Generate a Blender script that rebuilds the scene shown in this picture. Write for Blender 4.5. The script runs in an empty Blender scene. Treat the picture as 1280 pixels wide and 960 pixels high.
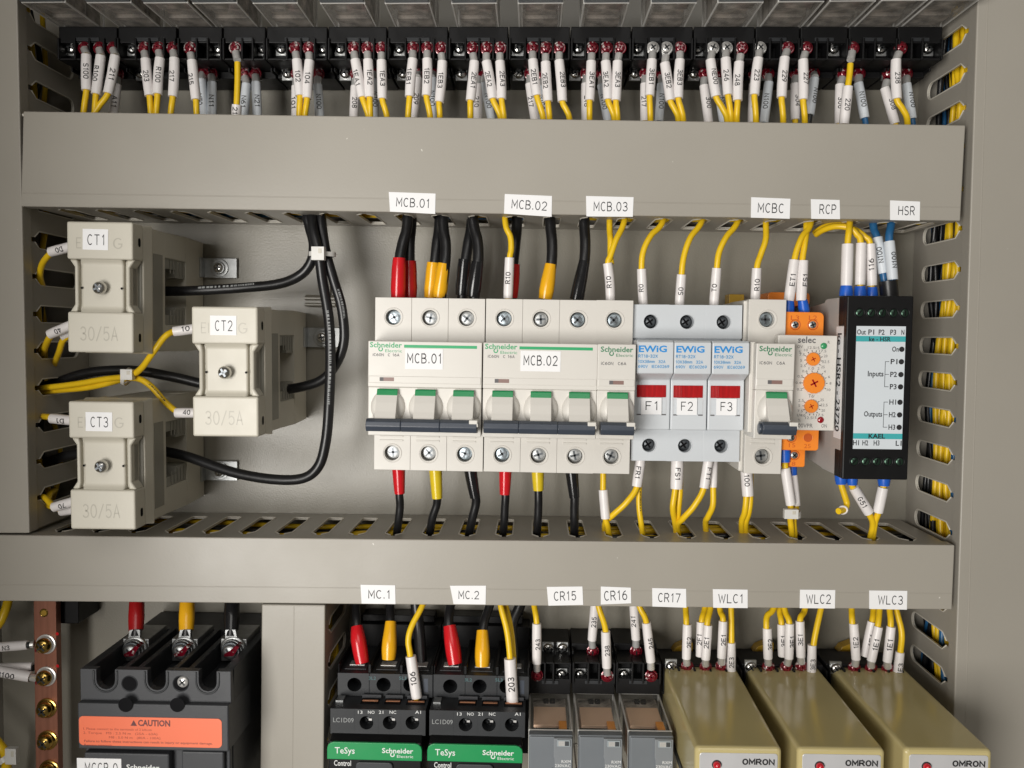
import bpy, bmesh, math, random
from mathutils import Vector, Matrix
random.seed(7)
# ------------------------------------------------------------------ scene, camera
sc = bpy.context.scene
COL = sc.collection
F = 1085.0            # focal length in photo pixels (photo 1280 x 960)
D = 480.0             # camera to mounting panel, mm
CSL = 0.0125          # slope of a level line in the photo
_vy = Vector((28/F, 60/F, -1)).normalized()
_vx = Vector((1, -CSL, 0)); _vx = (_vx - _vx.dot(_vy)*_vy).normalized()
_vz = _vx.cross(_vy)
RC = Matrix((_vx, _vy, _vz))
cam_d = bpy.data.cameras.new('camera'); cam = bpy.data.objects.new('camera', cam_d); COL.objects.link(cam)
cam.matrix_world = Matrix.Translation((0, -D/1000, 0)) @ RC.to_4x4()
cam_d.sensor_width = 36; cam_d.lens = 36*F/1280
cam_d.clip_start = 0.01; cam_d.clip_end = 50
sc.camera = cam

def U(px, py, h):
    """photo pixel -> point (mm) on the plane h mm in front of the mounting panel; returns (x, h, z)"""
    d = RC @ Vector(((px-640)/F, (480-py)/F, -1))
    t = (D-h)/d.y
    return Vector((t*d.x, h, t*d.z))
def W3(p): return Vector((p[0]/1000, -p[1]/1000, p[2]/1000))

# ------------------------------------------------------------------ materials
MATS = {}
def mat(name, col, rough=0.45, metal=0.0, var=0.06, scale=60, bump=0.0, bscale=400, alpha=1.0, col2=None, mix=0.5, spec=0.5,
        coat=0.0, emit=None, streak=None, contrast=0.04, specks=0.0, rvar=0.07):
    m = bpy.data.materials.new(name); m.use_nodes = True
    nt = m.node_tree; b = nt.nodes['Principled BSDF']
    b.inputs['Roughness'].default_value = rough; b.inputs['Metallic'].default_value = metal
    b.inputs['Specular IOR Level'].default_value = spec; b.inputs['Coat Weight'].default_value = coat
    tc = nt.nodes.new('ShaderNodeTexCoord')
    src = tc.outputs['Object']
    if streak:
        mp = nt.nodes.new('ShaderNodeMapping'); mp.inputs['Scale'].default_value = streak
        nt.links.new(src, mp.inputs['Vector']); src = mp.outputs['Vector']
    n = nt.nodes.new('ShaderNodeTexNoise'); n.inputs['Scale'].default_value = scale; n.inputs['Detail'].default_value = 5
    nt.links.new(src, n.inputs['Vector'])
    r = nt.nodes.new('ShaderNodeValToRGB')
    if col2 is None:
        a = [max(0, c*(1-var)) for c in col]; z = [min(1, c*(1+var)) for c in col]
        r.color_ramp.elements[0].position = 0.3; r.color_ramp.elements[1].position = 0.7
    else:
        a, z = col, col2
        r.color_ramp.elements[0].position = mix-contrast; r.color_ramp.elements[1].position = mix+contrast
    r.color_ramp.elements[0].color = (*a, 1); r.color_ramp.elements[1].color = (*z, 1)
    nt.links.new(n.outputs['Fac'], r.inputs['Fac']); out = r.outputs['Color']
    if specks:                                            # dust and tiny chips
        ns = nt.nodes.new('ShaderNodeTexNoise'); ns.inputs['Scale'].default_value = 420; ns.inputs['Detail'].default_value = 1
        nt.links.new(tc.outputs['Object'], ns.inputs['Vector'])
        rs = nt.nodes.new('ShaderNodeValToRGB'); rs.color_ramp.elements[0].position = specks; rs.color_ramp.elements[1].position = specks+.02
        nt.links.new(ns.outputs['Fac'], rs.inputs['Fac'])
        mx = nt.nodes.new('ShaderNodeMix'); mx.data_type = 'RGBA'; mx.inputs['B'].default_value = (.62, .60, .55, 1)
        nt.links.new(rs.outputs['Color'], mx.inputs['Factor']); nt.links.new(out, mx.inputs['A']); out = mx.outputs['Result']
    nt.links.new(out, b.inputs['Base Color'])
    # small roughness variation
    n2 = nt.nodes.new('ShaderNodeTexNoise'); n2.inputs['Scale'].default_value = scale*2.3; n2.inputs['Detail'].default_value = 3
    nt.links.new(tc.outputs['Object'], n2.inputs['Vector'])
    mr = nt.nodes.new('ShaderNodeMapRange'); mr.inputs['To Min'].default_value = max(0.02, rough-rvar); mr.inputs['To Max'].default_value = min(1, rough+rvar)
    nt.links.new(n2.outputs['Fac'], mr.inputs['Value']); nt.links.new(mr.outputs['Result'], b.inputs['Roughness'])
    if bump:
        n3 = nt.nodes.new('ShaderNodeTexNoise'); n3.inputs['Scale'].default_value = bscale; n3.inputs['Detail'].default_value = 3
        nt.links.new(tc.outputs['Object'], n3.inputs['Vector'])
        bp = nt.nodes.new('ShaderNodeBump'); bp.inputs['Strength'].default_value = bump; bp.inputs['Distance'].default_value = 0.0005
        nt.links.new(n3.outputs['Fac'], bp.inputs['Height']); nt.links.new(bp.outputs['Normal'], b.inputs['Normal'])
    b.inputs['Alpha'].default_value = alpha
    if emit:
        b.inputs['Emission Color'].default_value = (*emit, 1); b.inputs['Emission Strength'].default_value = 1
    MATS[name] = m
    return m
mat('duct_plastic', (0.335, 0.312, 0.270), 0.37, var=0.04, scale=11, bump=0.05, bscale=900, specks=.825, rvar=.12)
mat('duct_edge', (0.60, 0.57, 0.50), 0.4, var=0.03)
mat('panel_paint', (0.265, 0.248, 0.207), 0.33, var=0.06, scale=14, bump=0.2, bscale=1100, spec=.5, specks=.83)
mat('cabinet_paint', (0.32, 0.30, 0.265), 0.4, var=0.04, scale=20, bump=0.10, bscale=700)
mat('white_plastic', (0.665, 0.64, 0.595), 0.36, var=0.02, scale=30)
mat('cool_plastic', (0.60, 0.63, 0.66), 0.36, var=0.02, scale=30)
mat('ct_plastic', (0.55, 0.52, 0.44), 0.4, var=0.03, scale=40, bump=0.06, bscale=1200)
mat('ct_emboss_shade', (0.43, 0.405, 0.34), 0.4, var=0.02)  # letters are flat; the darker tone paints the shade of their relief
mat('ct_side', (0.28, 0.27, 0.23), 0.45, var=0.03, scale=40)  # darker copy of the transformer plastic, recess shade put into its colour
mat('black_plastic', (0.0065, 0.0065, 0.007), 0.45, var=0.15, scale=80, spec=.22)
mat('dark_plastic', (0.026, 0.028, 0.031), 0.45, spec=.35, var=0.08, scale=80, bump=0.05, bscale=1500)
mat('charcoal_plastic', (0.047, 0.049, 0.054), 0.45, spec=.4, var=0.06, scale=60, bump=0.08, bscale=1500)
mat('recess_shade', (0.005, 0.005, 0.006), 0.7, var=0.1, spec=0.1)  # near-black paint for the shade inside holes, slots and gaps
mat('steel_mid', (0.13, 0.14, 0.15), 0.35, metal=0.8, var=0.2)
mat('slate_plastic', (0.045, 0.055, 0.075), 0.35, var=0.05)
mat('beige_plastic', (0.50, 0.42, 0.20), 0.17, specks=.83, var=0.03, scale=25, spec=0.4)
mat('silver_plate', (0.62, 0.62, 0.63), 0.35, metal=0.3, var=0.03)
mat('grey_relay', (0.15, 0.165, 0.18), 0.42, var=0.04)
mat('grey_relay_light', (0.20, 0.215, 0.23), 0.42, var=0.04)
mat('relay_strip', (0.30, 0.34, 0.36), 0.42, var=0.04)
mat('smoky_clear', (0.40, 0.38, 0.35), 0.16, var=0.5, scale=90, alpha=0.42, streak=(1, 1, .35))  # pale streaks in the smoky tint stand in for reflections
mat('clear_cover', (0.42, 0.41, 0.38), 0.12, var=0.2, scale=70, alpha=0.16)
mat('cover_edge', (0.62, 0.61, 0.58), 0.2, var=0.1, alpha=0.85)  # pale colour paints the light caught along the cover edges
mat('relay_guts', (0.07, 0.06, 0.05), 0.5, col2=(0.62, 0.55, 0.48), mix=0.52, scale=150, contrast=0.16)
mat('flag_orange', (0.95, 0.36, 0.035), 0.4)
mat('coil_tape', (0.98, 0.66, 0.46), 0.5, var=0.06)
mat('orange_plastic', (0.86, 0.25, 0.025), 0.38, var=0.03)
mat('orange_deep', (0.55, 0.10, 0.01), 0.5, var=0.03)
mat('steel', (0.62, 0.61, 0.59), 0.24, metal=1.0, var=0.15, scale=300, bump=0.1, bscale=900)
mat('steel_dull', (0.42, 0.43, 0.43), 0.4, metal=0.9, var=0.15, scale=250)
mat('steel_blue', (0.40, 0.46, 0.50), 0.3, metal=1.0, var=0.2, scale=300)
mat('steel_dark', (0.035, 0.038, 0.04), 0.4, metal=0.4, var=0.2)
mat('tin', (0.72, 0.71, 0.69), 0.3, metal=0.55, var=0.08, scale=300)
mat('red_mark', (0.16, 0.004, 0.014), 0.12, col2=(0.62, 0.57, 0.55), mix=0.62, scale=420, contrast=0.03, coat=0.6, metal=0.25)
mat('red_mark_full', (0.17, 0.005, 0.014), 0.15, var=0.3, scale=300, coat=0.7)
mat('copper', (0.30, 0.125, 0.08), 0.42, metal=0.5, var=0.2, scale=60, streak=(6, 1, 0.4))
mat('copper_tab', (0.72, 0.33, 0.18), 0.35, metal=0.8, var=0.2)
mat('brass', (0.56, 0.37, 0.10), 0.2, metal=1.0, var=0.25, scale=200)
mat('yellow_pvc', (0.80, 0.52, 0.012), 0.36, var=0.05, scale=90)
mat('yellow_boot', (0.80, 0.41, 0.012), 0.22, var=0.04, scale=90)
mat('lemon_boot', (0.68, 0.50, 0.02), 0.25, var=0.04, scale=90)
mat('red_boot', (0.57, 0.012, 0.018), 0.2, var=0.06, scale=90)
mat('darkred_boot', (0.33, 0.008, 0.010), 0.25, var=0.06, scale=90)
mat('black_pvc', (0.010, 0.010, 0.011), 0.34, var=0.2, scale=120, bump=0.03, bscale=500)
mat('black_boot', (0.011, 0.011, 0.012), 0.17, var=0.2, scale=120)
mat('blue_pvc', (0.018, 0.115, 0.27), 0.35, var=0.08)
mat('blue_ferrule', (0.012, 0.11, 0.56), 0.35, var=0.05)
mat('sleeve_white', (0.78, 0.745, 0.735), 0.36, var=0.03, scale=120)
mat('sleeve_grey', (0.62, 0.66, 0.70), 0.36, var=0.03, scale=120)
mat('paper', (0.84, 0.84, 0.85), 0.55, var=0.012, scale=80)
mat('ink', (0.012, 0.012, 0.014), 0.6, var=0.1)
mat('ink_grey', (0.12, 0.115, 0.12), 0.6, var=0.1)
mat('ink_white', (0.75, 0.76, 0.75), 0.55, var=0.02)
mat('ink_pale', (0.30, 0.31, 0.31), 0.55, var=0.02)
mat('ink_teal', (0.08, 0.17, 0.18), 0.55, var=0.02)
mat('green_print', (0.012, 0.36, 0.13), 0.45, var=0.03)
mat('green_dark', (0.012, 0.20, 0.085), 0.45, var=0.03)
mat('green_stripe', (0.008, 0.235, 0.075), 0.3, var=0.05)
mat('green_cover', (0.012, 0.28, 0.085), 0.33, var=0.03)
mat('blue_print', (0.012, 0.26, 0.66), 0.5, var=0.02)
mat('blue_print_pale', (0.10, 0.32, 0.58), 0.5, var=0.02)
mat('red_window', (0.36, 0.008, 0.010), 0.35, spec=.25, var=0.25, scale=260, streak=(4, 1, 0.2))
mat('red_slot', (0.25, 0.15, 0.13), 0.4, var=0.1)
mat('caution_orange', (0.86, 0.175, 0.075), 0.4, var=0.02)
mat('caution_ink', (0.12, 0.03, 0.03), 0.5)
mat('caution_ink_soft', (0.36, 0.06, 0.03), 0.5)
mat('nylon', (0.66, 0.65, 0.62), 0.35, var=0.05)
mat('hsr_panel', (0.64, 0.69, 0.73), 0.4, var=0.015)
mat('hsr_side', (0.47, 0.46, 0.44), 0.42, var=0.03)
mat('teal_band', (0.055, 0.40, 0.42), 0.4, var=0.03)
mat('screw_green', (0.045, 0.085, 0.06), 0.28, metal=0.8, var=0.3, scale=200)
mat('led_green', (0.04, 0.30, 0.12), 0.2, var=0.1)
mat('led_red', (0.30, 0.006, 0.012), 0.12, var=0.1, coat=0.5)
mat('led_bright', (0.50, 0.01, 0.02), 0.1, var=0.1, coat=0.6)
mat('clip_yellow', (0.42, 0.25, 0.015), 0.4, var=0.08)
mat('dirt', (0.05, 0.045, 0.04), 0.8)

# ------------------------------------------------------------------ lettering
_tc = {}
def text_polys(s, bold=0.0, space=1.0, st=None):
    k = (s, bold, space, st)
    if k in _tc: return _tc[k]
    if st:
        _tc[k] = stroke_polys(s, st, .26*space); return _tc[k]
    c = bpy.data.curves.new('lettering', 'FONT'); c.body = s; c.size = 1; c.resolution_u = 2
    c.offset = bold; c.space_character = space
    o = bpy.data.objects.new('lettering', c)
    me = o.to_mesh()
    v = [(p.co.x, p.co.y) for p in me.vertices]; f = [tuple(p.vertices) for p in me.polygons]
    o.to_mesh_clear(); bpy.data.objects.remove(o); bpy.data.curves.remove(c)
    _tc[k] = (v, f)
    return _tc[k]
CAP = max(y for x, y in text_polys('H')[0])

def _arc(cx, cy, rx, ry, a0, a1, n=9):
    return [(cx+rx*math.cos(math.radians(a0+(a1-a0)*i/n)), cy+ry*math.sin(math.radians(a0+(a1-a0)*i/n))) for i in range(n+1)]
_O = _arc(.3, .5, .3, .5, 0, 360, 18)
SF = {'O': (.6, [_O]), '0': (.58, [_arc(.29, .5, .29, .5, 0, 360, 18)]), 'Q': (.6, [_O, [(.4, .2), (.62, -.05)]]), '1': (.4, [[(.08, .8), (.26, 1), (.26, 0)]]),
 '2': (.58, [_arc(.29, .72, .28, .28, 165, -38)+[(.02, 0), (.58, 0)]]), '3': (.58, [_arc(.27, .75, .26, .25, 150, -90)+_arc(.27, .26, .3, .26, 90, -150)]),
 '4': (.6, [[(.44, 0), (.44, 1), (0, .28), (.6, .28)]]), '5': (.58, [[(.53, 1), (.09, 1), (.05, .54)]+_arc(.28, .32, .29, .32, 125, -145)]),
 '6': (.58, [_arc(.29, .31, .28, .31, 0, 360, 14), _arc(.6, .36, .59, .64, 180, 108)]), '9': (.58, [_arc(.29, .69, .28, .31, 0, 360, 14), _arc(-.02, .64, .59, .64, 0, -72)]),
 '7': (.58, [[(0, 1), (.58, 1), (.2, 0)]]), '8': (.58, [_arc(.29, .755, .24, .245, 0, 360, 14), _arc(.29, .26, .29, .26, 0, 360, 14)]),
 'A': (.62, [[(0, 0), (.31, 1), (.62, 0)], [(.11, .34), (.51, .34)]]), 'B': (.58, [[(0, .52), (.3, .52)]+_arc(.3, .26, .28, .26, 90, -90)+[(0, 0), (0, 1), (.28, 1)]+_arc(.28, .76, .25, .24, 90, -90)]),
 'C': (.58, [_arc(.32, .5, .32, .5, 52, 308, 14)]), 'D': (.6, [[(0, 0), (0, 1), (.22, 1)]+_arc(.22, .5, .38, .5, 90, -90)+[(0, 0)]]),
 'E': (.55, [[(.54, 1), (0, 1), (0, 0), (.55, 0)], [(0, .52), (.45, .52)]]), 'F': (.55, [[(.55, 1), (0, 1), (0, 0)], [(0, .52), (.45, .52)]]),
 'G': (.62, [_arc(.32, .5, .32, .5, 52, 320, 14)+[(.6, .44), (.36, .44)]]), 'H': (.6, [[(0, 0), (0, 1)], [(.6, 0), (.6, 1)], [(0, .52), (.6, .52)]]),
 'I': (.1, [[(.05, 0), (.05, 1)]]), 'K': (.58, [[(0, 0), (0, 1)], [(.56, 1), (0, .4)], [(.18, .58), (.58, 0)]]), 'L': (.52, [[(0, 1), (0, 0), (.52, 0)]]),
 'M': (.68, [[(0, 0), (0, 1), (.34, .3), (.68, 1), (.68, 0)]]), 'N': (.6, [[(0, 0), (0, 1), (.6, 0), (.6, 1)]]),
 'P': (.57, [[(0, 0), (0, 1), (.3, 1)]+_arc(.3, .74, .27, .26, 90, -90)+[(0, .48)]]), 'R': (.6, [[(0, 0), (0, 1), (.3, 1)]+_arc(.3, .74, .27, .26, 90, -90)+[(0, .48)], [(.3, .48), (.6, 0)]]),
 'S': (.58, [_arc(.29, .745, .27, .255, 35, 255)+_arc(.29, .25, .29, .25, 78, -145)]), 'T': (.6, [[(0, 1), (.6, 1)], [(.3, 1), (.3, 0)]]),
 'U': (.6, [[(0, 1), (0, .3)]+_arc(.3, .3, .3, .3, 180, 360)+[(.6, 1)]]), 'V': (.62, [[(0, 1), (.31, 0), (.62, 1)]]), 'W': (.86, [[(0, 1), (.2, 0), (.43, .85), (.66, 0), (.86, 1)]]),
 'X': (.6, [[(0, 0), (.6, 1)], [(0, 1), (.6, 0)]]), 'Y': (.6, [[(0, 1), (.3, .5), (.6, 1)], [(.3, .5), (.3, 0)]]), '.': (.12, [[(.06, 0), (.06, .1)]]), '-': (.36, [[(0, .48), (.36, .48)]]),
 '/': (.5, [[(0, -.05), (.5, 1.05)]]), ' ': (.35, []), 'i': (.1, [[(.05, 0), (.05, .68)], [(.05, .88), (.05, 1)]]), ':': (.1, [[(.05, .1), (.05, .22)], [(.05, .55), (.05, .67)]]),
 'm': (.72, [[(0, 0), (0, .68)], [(0, .5)]+_arc(.18, .5, .18, .18, 150, 0, 5)+[(.36, 0)], [(.36, .5)]+_arc(.54, .5, .18, .18, 150, 0, 5)+[(.72, 0)]]),
 '%': (.7, [[(.1, 0), (.6, 1)], _arc(.12, .8, .12, .2, 0, 360, 8), _arc(.58, .2, .12, .2, 0, 360, 8)])}
def stroke_polys(s, wt, gap):
    V = []; Fc = []; x = 0; hw = wt/2
    for ch in s:
        w, strokes = SF.get(ch, SF.get(ch.upper(), SF['-']))
        for P in strokes:
            closed = math.dist(P[0], P[-1]) < 1e-4
            Q = P[:-1] if closed else P; n = len(Q); b = len(V)
            for i in range(n):
                p = Q[i]; a = Q[i-1] if (closed or i) else None; c = Q[(i+1) % n] if (closed or i < n-1) else None
                d1 = (Vector(p)-Vector(a)).normalized() if a else None; d2 = (Vector(c)-Vector(p)).normalized() if c else None
                t = ((d1 or d2)+(d2 or d1)); t = t.normalized() if t.length > .15 else Vector((-(d1.y), d1.x))
                nn = Vector((-t.y, t.x)); k = 1
                if d1 and d2: k = 1/max(.45, abs(nn.dot(Vector((-d1.y, d1.x)))))
                pc = Vector(p)
                if a is None: pc = pc-d2*hw*.6
                if c is None: pc = pc+d1*hw*.6
                for sg in (1, -1): V.append(((x+pc.x+sg*nn.x*hw*k)*CAP, (pc.y*(1-wt)+hw+sg*nn.y*hw*k)*CAP))
            m = n if closed else n-1
            Fc += [(b+2*i, b+2*i+1, b+2*((i+1) % n)+1, b+2*((i+1) % n)) for i in range(m)]
        x += w+gap
    return V, Fc

# ------------------------------------------------------------------ mesh builder (mm; x right, h out of the panel, z up)
class MB:
    def __init__(s): s.v = []; s.f = []; s.mats = []
    def mi(s, m):
        if m not in s.mats: s.mats.append(m)
        return s.mats.index(m)
    def add(s, vs, fs, m, smooth=False):
        b = len(s.v); s.v += [tuple(p) for p in vs]; k = s.mi(m)
        for f in fs: s.f.append((tuple(i+b for i in f), k, smooth))
    def box(s, x0, x1, h0, h1, z0, z1, m):
        x0, x1 = sorted((x0, x1)); h0, h1 = sorted((h0, h1)); z0, z1 = sorted((z0, z1))
        v = [(x, h, z) for h in (h0, h1) for z in (z0, z1) for x in (x0, x1)]
        s.add(v, [(0,1,3,2), (4,6,7,5), (0,4,5,1), (2,3,7,6), (0,2,6,4), (1,5,7,3)], m)
    def prism(s, pts, h0, h1, m, smooth=False):           # pts (x, z)
        n = len(pts)
        v = [(x, h0, z) for x, z in pts] + [(x, h1, z) for x, z in pts]
        s.add(v, [tuple(range(n-1, -1, -1)), tuple(range(n, 2*n))], m)
        s.add(v, [(i, (i+1) % n, n+(i+1) % n, n+i) for i in range(n)], m, smooth)
    def loft(s, p0, h0, p1, h1, m):                        # two outlines (x, z) at two heights
        n = len(p0)
        v = [(x, h0, z) for x, z in p0] + [(x, h1, z) for x, z in p1]
        s.add(v, [tuple(range(n-1, -1, -1)), tuple(range(n, 2*n))] + [(i, (i+1) % n, n+(i+1) % n, n+i) for i in range(n)], m)
    def prismx(s, pts, x0, x1, m, smooth=False):           # pts (h, z) extruded along x
        n = len(pts)
        v = [(x0, h, z) for h, z in pts] + [(x1, h, z) for h, z in pts]
        s.add(v, [tuple(range(n)), tuple(range(2*n-1, n-1, -1))], m)
        s.add(v, [(i, n+i, n+(i+1) % n, (i+1) % n) for i in range(n)], m, smooth)
    def quad(s, pts, m): s.add(pts, [tuple(range(len(pts)))], m)
    def rect(s, x0, x1, z0, z1, h, m): s.quad([(x0, h, z0), (x1, h, z0), (x1, h, z1), (x0, h, z1)], m)
    def disc(s, x, z, h, r, m, n=20, rz=None):
        rz = rz or r
        s.quad([(x+r*math.cos(6.2832*i/n), h, z+rz*math.sin(6.2832*i/n)) for i in range(n)], m)
    def lathe(s, x, z, prof, m, n=20, rz=1.0, capped=True):           # prof (r, h) about the h axis
        v = []; f = []
        for r, h in prof:
            v += [(x+r*math.cos(6.2832*i/n), h, z+r*rz*math.sin(6.2832*i/n)) for i in range(n)]
        for k in range(len(prof)-1):
            for i in range(n):
                j = (i+1) % n
                f.append((k*n+i, k*n+j, (k+1)*n+j, (k+1)*n+i))
        s.add(v, f, m, True)
        if capped: s.add(v[-n:], [tuple(range(n))], m)
    def tube(s, path, r, m, n=10, cap=True):
        P = [Vector(p) for p in path]; N = len(P)
        R = r if isinstance(r, (list, tuple)) else [r]*N
        T = [(P[min(i+1, N-1)]-P[max(i-1, 0)]).normalized() for i in range(N)]
        up = Vector((0, 1, 0)) if abs(T[0].y) < 0.9 else Vector((1, 0, 0))
        v = []
        for i in range(N):
            a = (up - up.dot(T[i])*T[i]).normalized(); up = a; b = T[i].cross(a)
            v += [P[i] + R[i]*(math.cos(6.2832*k/n)*a + math.sin(6.2832*k/n)*b) for k in range(n)]
        f = [(i*n+k, i*n+(k+1) % n, (i+1)*n+(k+1) % n, (i+1)*n+k) for i in range(N-1) for k in range(n)]
        s.add(v, f, m, True)
        if cap:
            s.add(v[:n], [tuple(range(n-1, -1, -1))], m); s.add(v[-n:], [tuple(range(n))], m)
    def ring(s, x, z, h, r, t, m, n=24, rz=1.0):
        s.tube_closed([(x+r*math.cos(6.2832*i/n), h, z+r*rz*math.sin(6.2832*i/n)) for i in range(n)], t, m)
    def tube_closed(s, pts, t, m, k=6):
        n = len(pts); P = [Vector(p) for p in pts]; v = []
        for i in range(n):
            T = (P[(i+1) % n]-P[i-1]).normalized(); a = Vector((0, 1, 0)); a = (a-a.dot(T)*T).normalized(); b = T.cross(a)
            v += [P[i]+t*(math.cos(6.2832*j/k)*a+math.sin(6.2832*j/k)*b) for j in range(k)]
        s.add(v, [(i*k+j, i*k+(j+1) % k, ((i+1) % n)*k+(j+1) % k, ((i+1) % n)*k+j) for i in range(n) for j in range(k)], m, True)
    def holed(s, x0, x1, z0, z1, h0, h1, cx, cz, r, depth, m, mh=None, n=24, back=True):
        """a block whose front face has a round blind hole"""
        an = [6.28319*i/n for i in range(n)]
        for X, Z in ((x0, z0), (x1, z0), (x1, z1), (x0, z1)):
            a = math.atan2(Z-cz, X-cx) % 6.28319
            if min(abs(a-b) for b in an) > 1e-3: an.append(a)
        an = sorted(an); N = len(an); P = []; C = []
        for a in an:
            c, q = math.cos(a), math.sin(a); t = 1e9
            if c > 1e-6: t = min(t, (x1-cx)/c)
            if c < -1e-6: t = min(t, (x0-cx)/c)
            if q > 1e-6: t = min(t, (z1-cz)/q)
            if q < -1e-6: t = min(t, (z0-cz)/q)
            P.append((cx+t*c, cz+t*q)); C.append((cx+r*c, cz+r*q))
        v = [(x, h1, z) for x, z in P] + [(x, h1, z) for x, z in C] + [(x, h0, z) for x, z in P]
        nx = lambda i: (i+1) % N
        s.add(v, [(i, nx(i), N+nx(i), N+i) for i in range(N)] + [(2*N+i, 2*N+nx(i), nx(i), i) for i in range(N)] + ([tuple(range(3*N-1, 2*N-1, -1))] if back else []), m)
        v = [(x, h1, z) for x, z in C] + [(x, h1-depth, z) for x, z in C]
        s.add(v, [(i, nx(i), N+nx(i), N+i) for i in range(N)], mh or m, True)
        s.add(v[N:], [tuple(range(N))], 'recess_shade')
    def text(s, t, x, z, h, cap, m, width=None, al='L', rot=0.0, bold=0.0, space=1.0, st=None):
        """flat letters on the plane at height h; (x, z) is the baseline start / centre / end"""
        v, f = text_polys(t, bold, space, st)
        if not v: return
        x0 = min(p[0] for p in v); x1 = max(p[0] for p in v)
        k = cap/CAP; kx = k if not width else width/(x1-x0)
        off = {'L': x0, 'C': (x0+x1)/2, 'R': x1}[al]
        c, q = math.cos(rot), math.sin(rot)
        pts = []
        for a, b in v:
            a = (a-off)*kx; b = b*k
            pts.append((x+a*c-b*q, h, z+a*q+b*c))
        s.add(pts, f, m)
    def text_on(s, fn, t, u, w, cap, m, width=None, al='C', bold=0.0, space=1.0, cuts=0, st=None):
        """letters mapped through fn(u, w) -> point, cut into strips so they can wrap a curved surface"""
        v, f = text_polys(t, bold, space, st)
        x0 = min(p[0] for p in v); x1 = max(p[0] for p in v)
        k = cap/CAP; kx = k if not width else width/(x1-x0)
        off = {'L': x0, 'C': (x0+x1)/2, 'R': x1}[al]
        bm = bmesh.new(); vs = [bm.verts.new(((a-off)*kx+u, b*k+w, 0)) for a, b in v]
        for q in f:
            try: bm.faces.new([vs[i] for i in q])
            except ValueError: pass
        for i in range(1, cuts+1):
            bmesh.ops.bisect_plane(bm, geom=bm.verts[:]+bm.edges[:]+bm.faces[:], plane_co=(0, w+cap*i/(cuts+1), 0), plane_no=(0, 1, 0))
        bm.verts.index_update()
        s.add([fn(p.co.x, p.co.y) for p in bm.verts], [tuple(p.index for p in q.verts) for q in bm.faces], m)
        bm.free()
    def build(s, name, parent=None, bevel=0.0, seg=2, o=(0, 0, 0), weld=True):
        me = bpy.data.meshes.new(name)
        me.from_pydata([((x-o[0])/1000, -(h-o[1])/1000, (z-o[2])/1000) for x, h, z in s.v], [], [f[0] for f in s.f])
        for m in s.mats: me.materials.append(MATS[m])
        for p, f in zip(me.polygons, s.f): p.material_index = f[1]; p.use_smooth = f[2]
        bm = bmesh.new(); bm.from_mesh(me)
        if bevel and weld: bmesh.ops.remove_doubles(bm, verts=bm.verts[:], dist=1e-6)
        bmesh.ops.recalc_face_normals(bm, faces=bm.faces[:])
        for e in bm.edges:
            if len(e.link_faces) == 2 and e.calc_face_angle(0) > .8: e.smooth = False
        bm.to_mesh(me); bm.free()
        ob = bpy.data.objects.new(name, me); COL.objects.link(ob)
        if parent: ob.parent = parent
        else: ob.location = W3(o)
        if bevel:
            md = ob.modifiers.new('bevel', 'BEVEL'); md.width = bevel/1000; md.segments = seg; md.limit_method = 'ANGLE'
            md.angle_limit = math.radians(35); md.use_clamp_overlap = True; md.harden_normals = False
        return ob

def tag(o, label=None, cat=None, group=None, kind=None):
    if label: o['label'] = label
    if cat: o['category'] = cat
    if group: o['group'] = group
    if kind: o['kind'] = kind
    return o
def root(name, p, slope=None, label=None, cat=None, group=None):
    """an Empty on the panel behind point p (mm)"""
    o = bpy.data.objects.new(name, None); COL.objects.link(o); o.empty_display_size = 0.01
    o.location = (p[0]/1000, 0, p[2]/1000)
    if slope is not None: o.rotation_euler = (0, slope-CSL, 0)
    return tag(o, label, cat, group)
def LOC(r, px, py, h):
    """photo pixel at height h -> local mm (x, z) in root r's frame"""
    p = U(px, py, h); x = p[0]-r.location.x*1000; z = p[2]-r.location.z*1000
    a = r.rotation_euler.y; c, q = math.cos(a), math.sin(a)
    return (x*c - z*q, x*q + z*c)
def dup(r, p, slope=None, label=None, group=None):
    c = r.copy(); COL.objects.link(c); c.location = (p[0]/1000, 0, p[2]/1000)
    if slope is not None: c.rotation_euler = (0, slope-CSL, 0)
    tag(c, label, None, group)
    for ch in list(r.children):
        k = ch.copy(); COL.objects.link(k); k.parent = c
        for g in list(ch.children):
            m = g.copy(); COL.objects.link(m); m.parent = k
    return c
ORD = 'zeroth first second third fourth fifth sixth seventh eighth ninth tenth eleventh twelfth thirteenth fourteenth fifteenth sixteenth seventeenth eighteenth'.split()

def screw(mb, x, z, h, r, m='steel', md='steel_dark', kind='cross', rot=0.5, dome=0.35):
    mb.lathe(x, z, [(r, h-1.2), (r, h), (r*0.85, h+dome*r*0.5), (r*0.5, h+dome*r*0.8), (r*0.12, h+dome*r*0.9)], m, 18)
    hh = h+dome*r*0.92
    for a in ([rot, rot+1.5708] if kind == 'cross' else [rot]):
        c, q = math.cos(a), math.sin(a); L = r*0.66; w = r*0.15
        pts = [(x+u*L*c-v*w*q, z+u*L*q+v*w*c) for u, v in ((-1, -1), (1, -1), (1, 1), (-1, 1))]
        mb.prism(pts, hh-0.3, hh+0.03, md)  # dark bars painted for the shade in the driver slots
def rounded(x0, x1, z0, z1, r, n=5):
    p = []
    for cx, cz, a0 in ((x1-r, z1-r, 0), (x0+r, z1-r, 90), (x0+r, z0+r, 180), (x1-r, z0+r, 270)):
        for i in range(n+1):
            a = math.radians(a0+90*i/n); p.append((cx+r*math.cos(a), cz+r*math.sin(a)))
    return p
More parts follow.
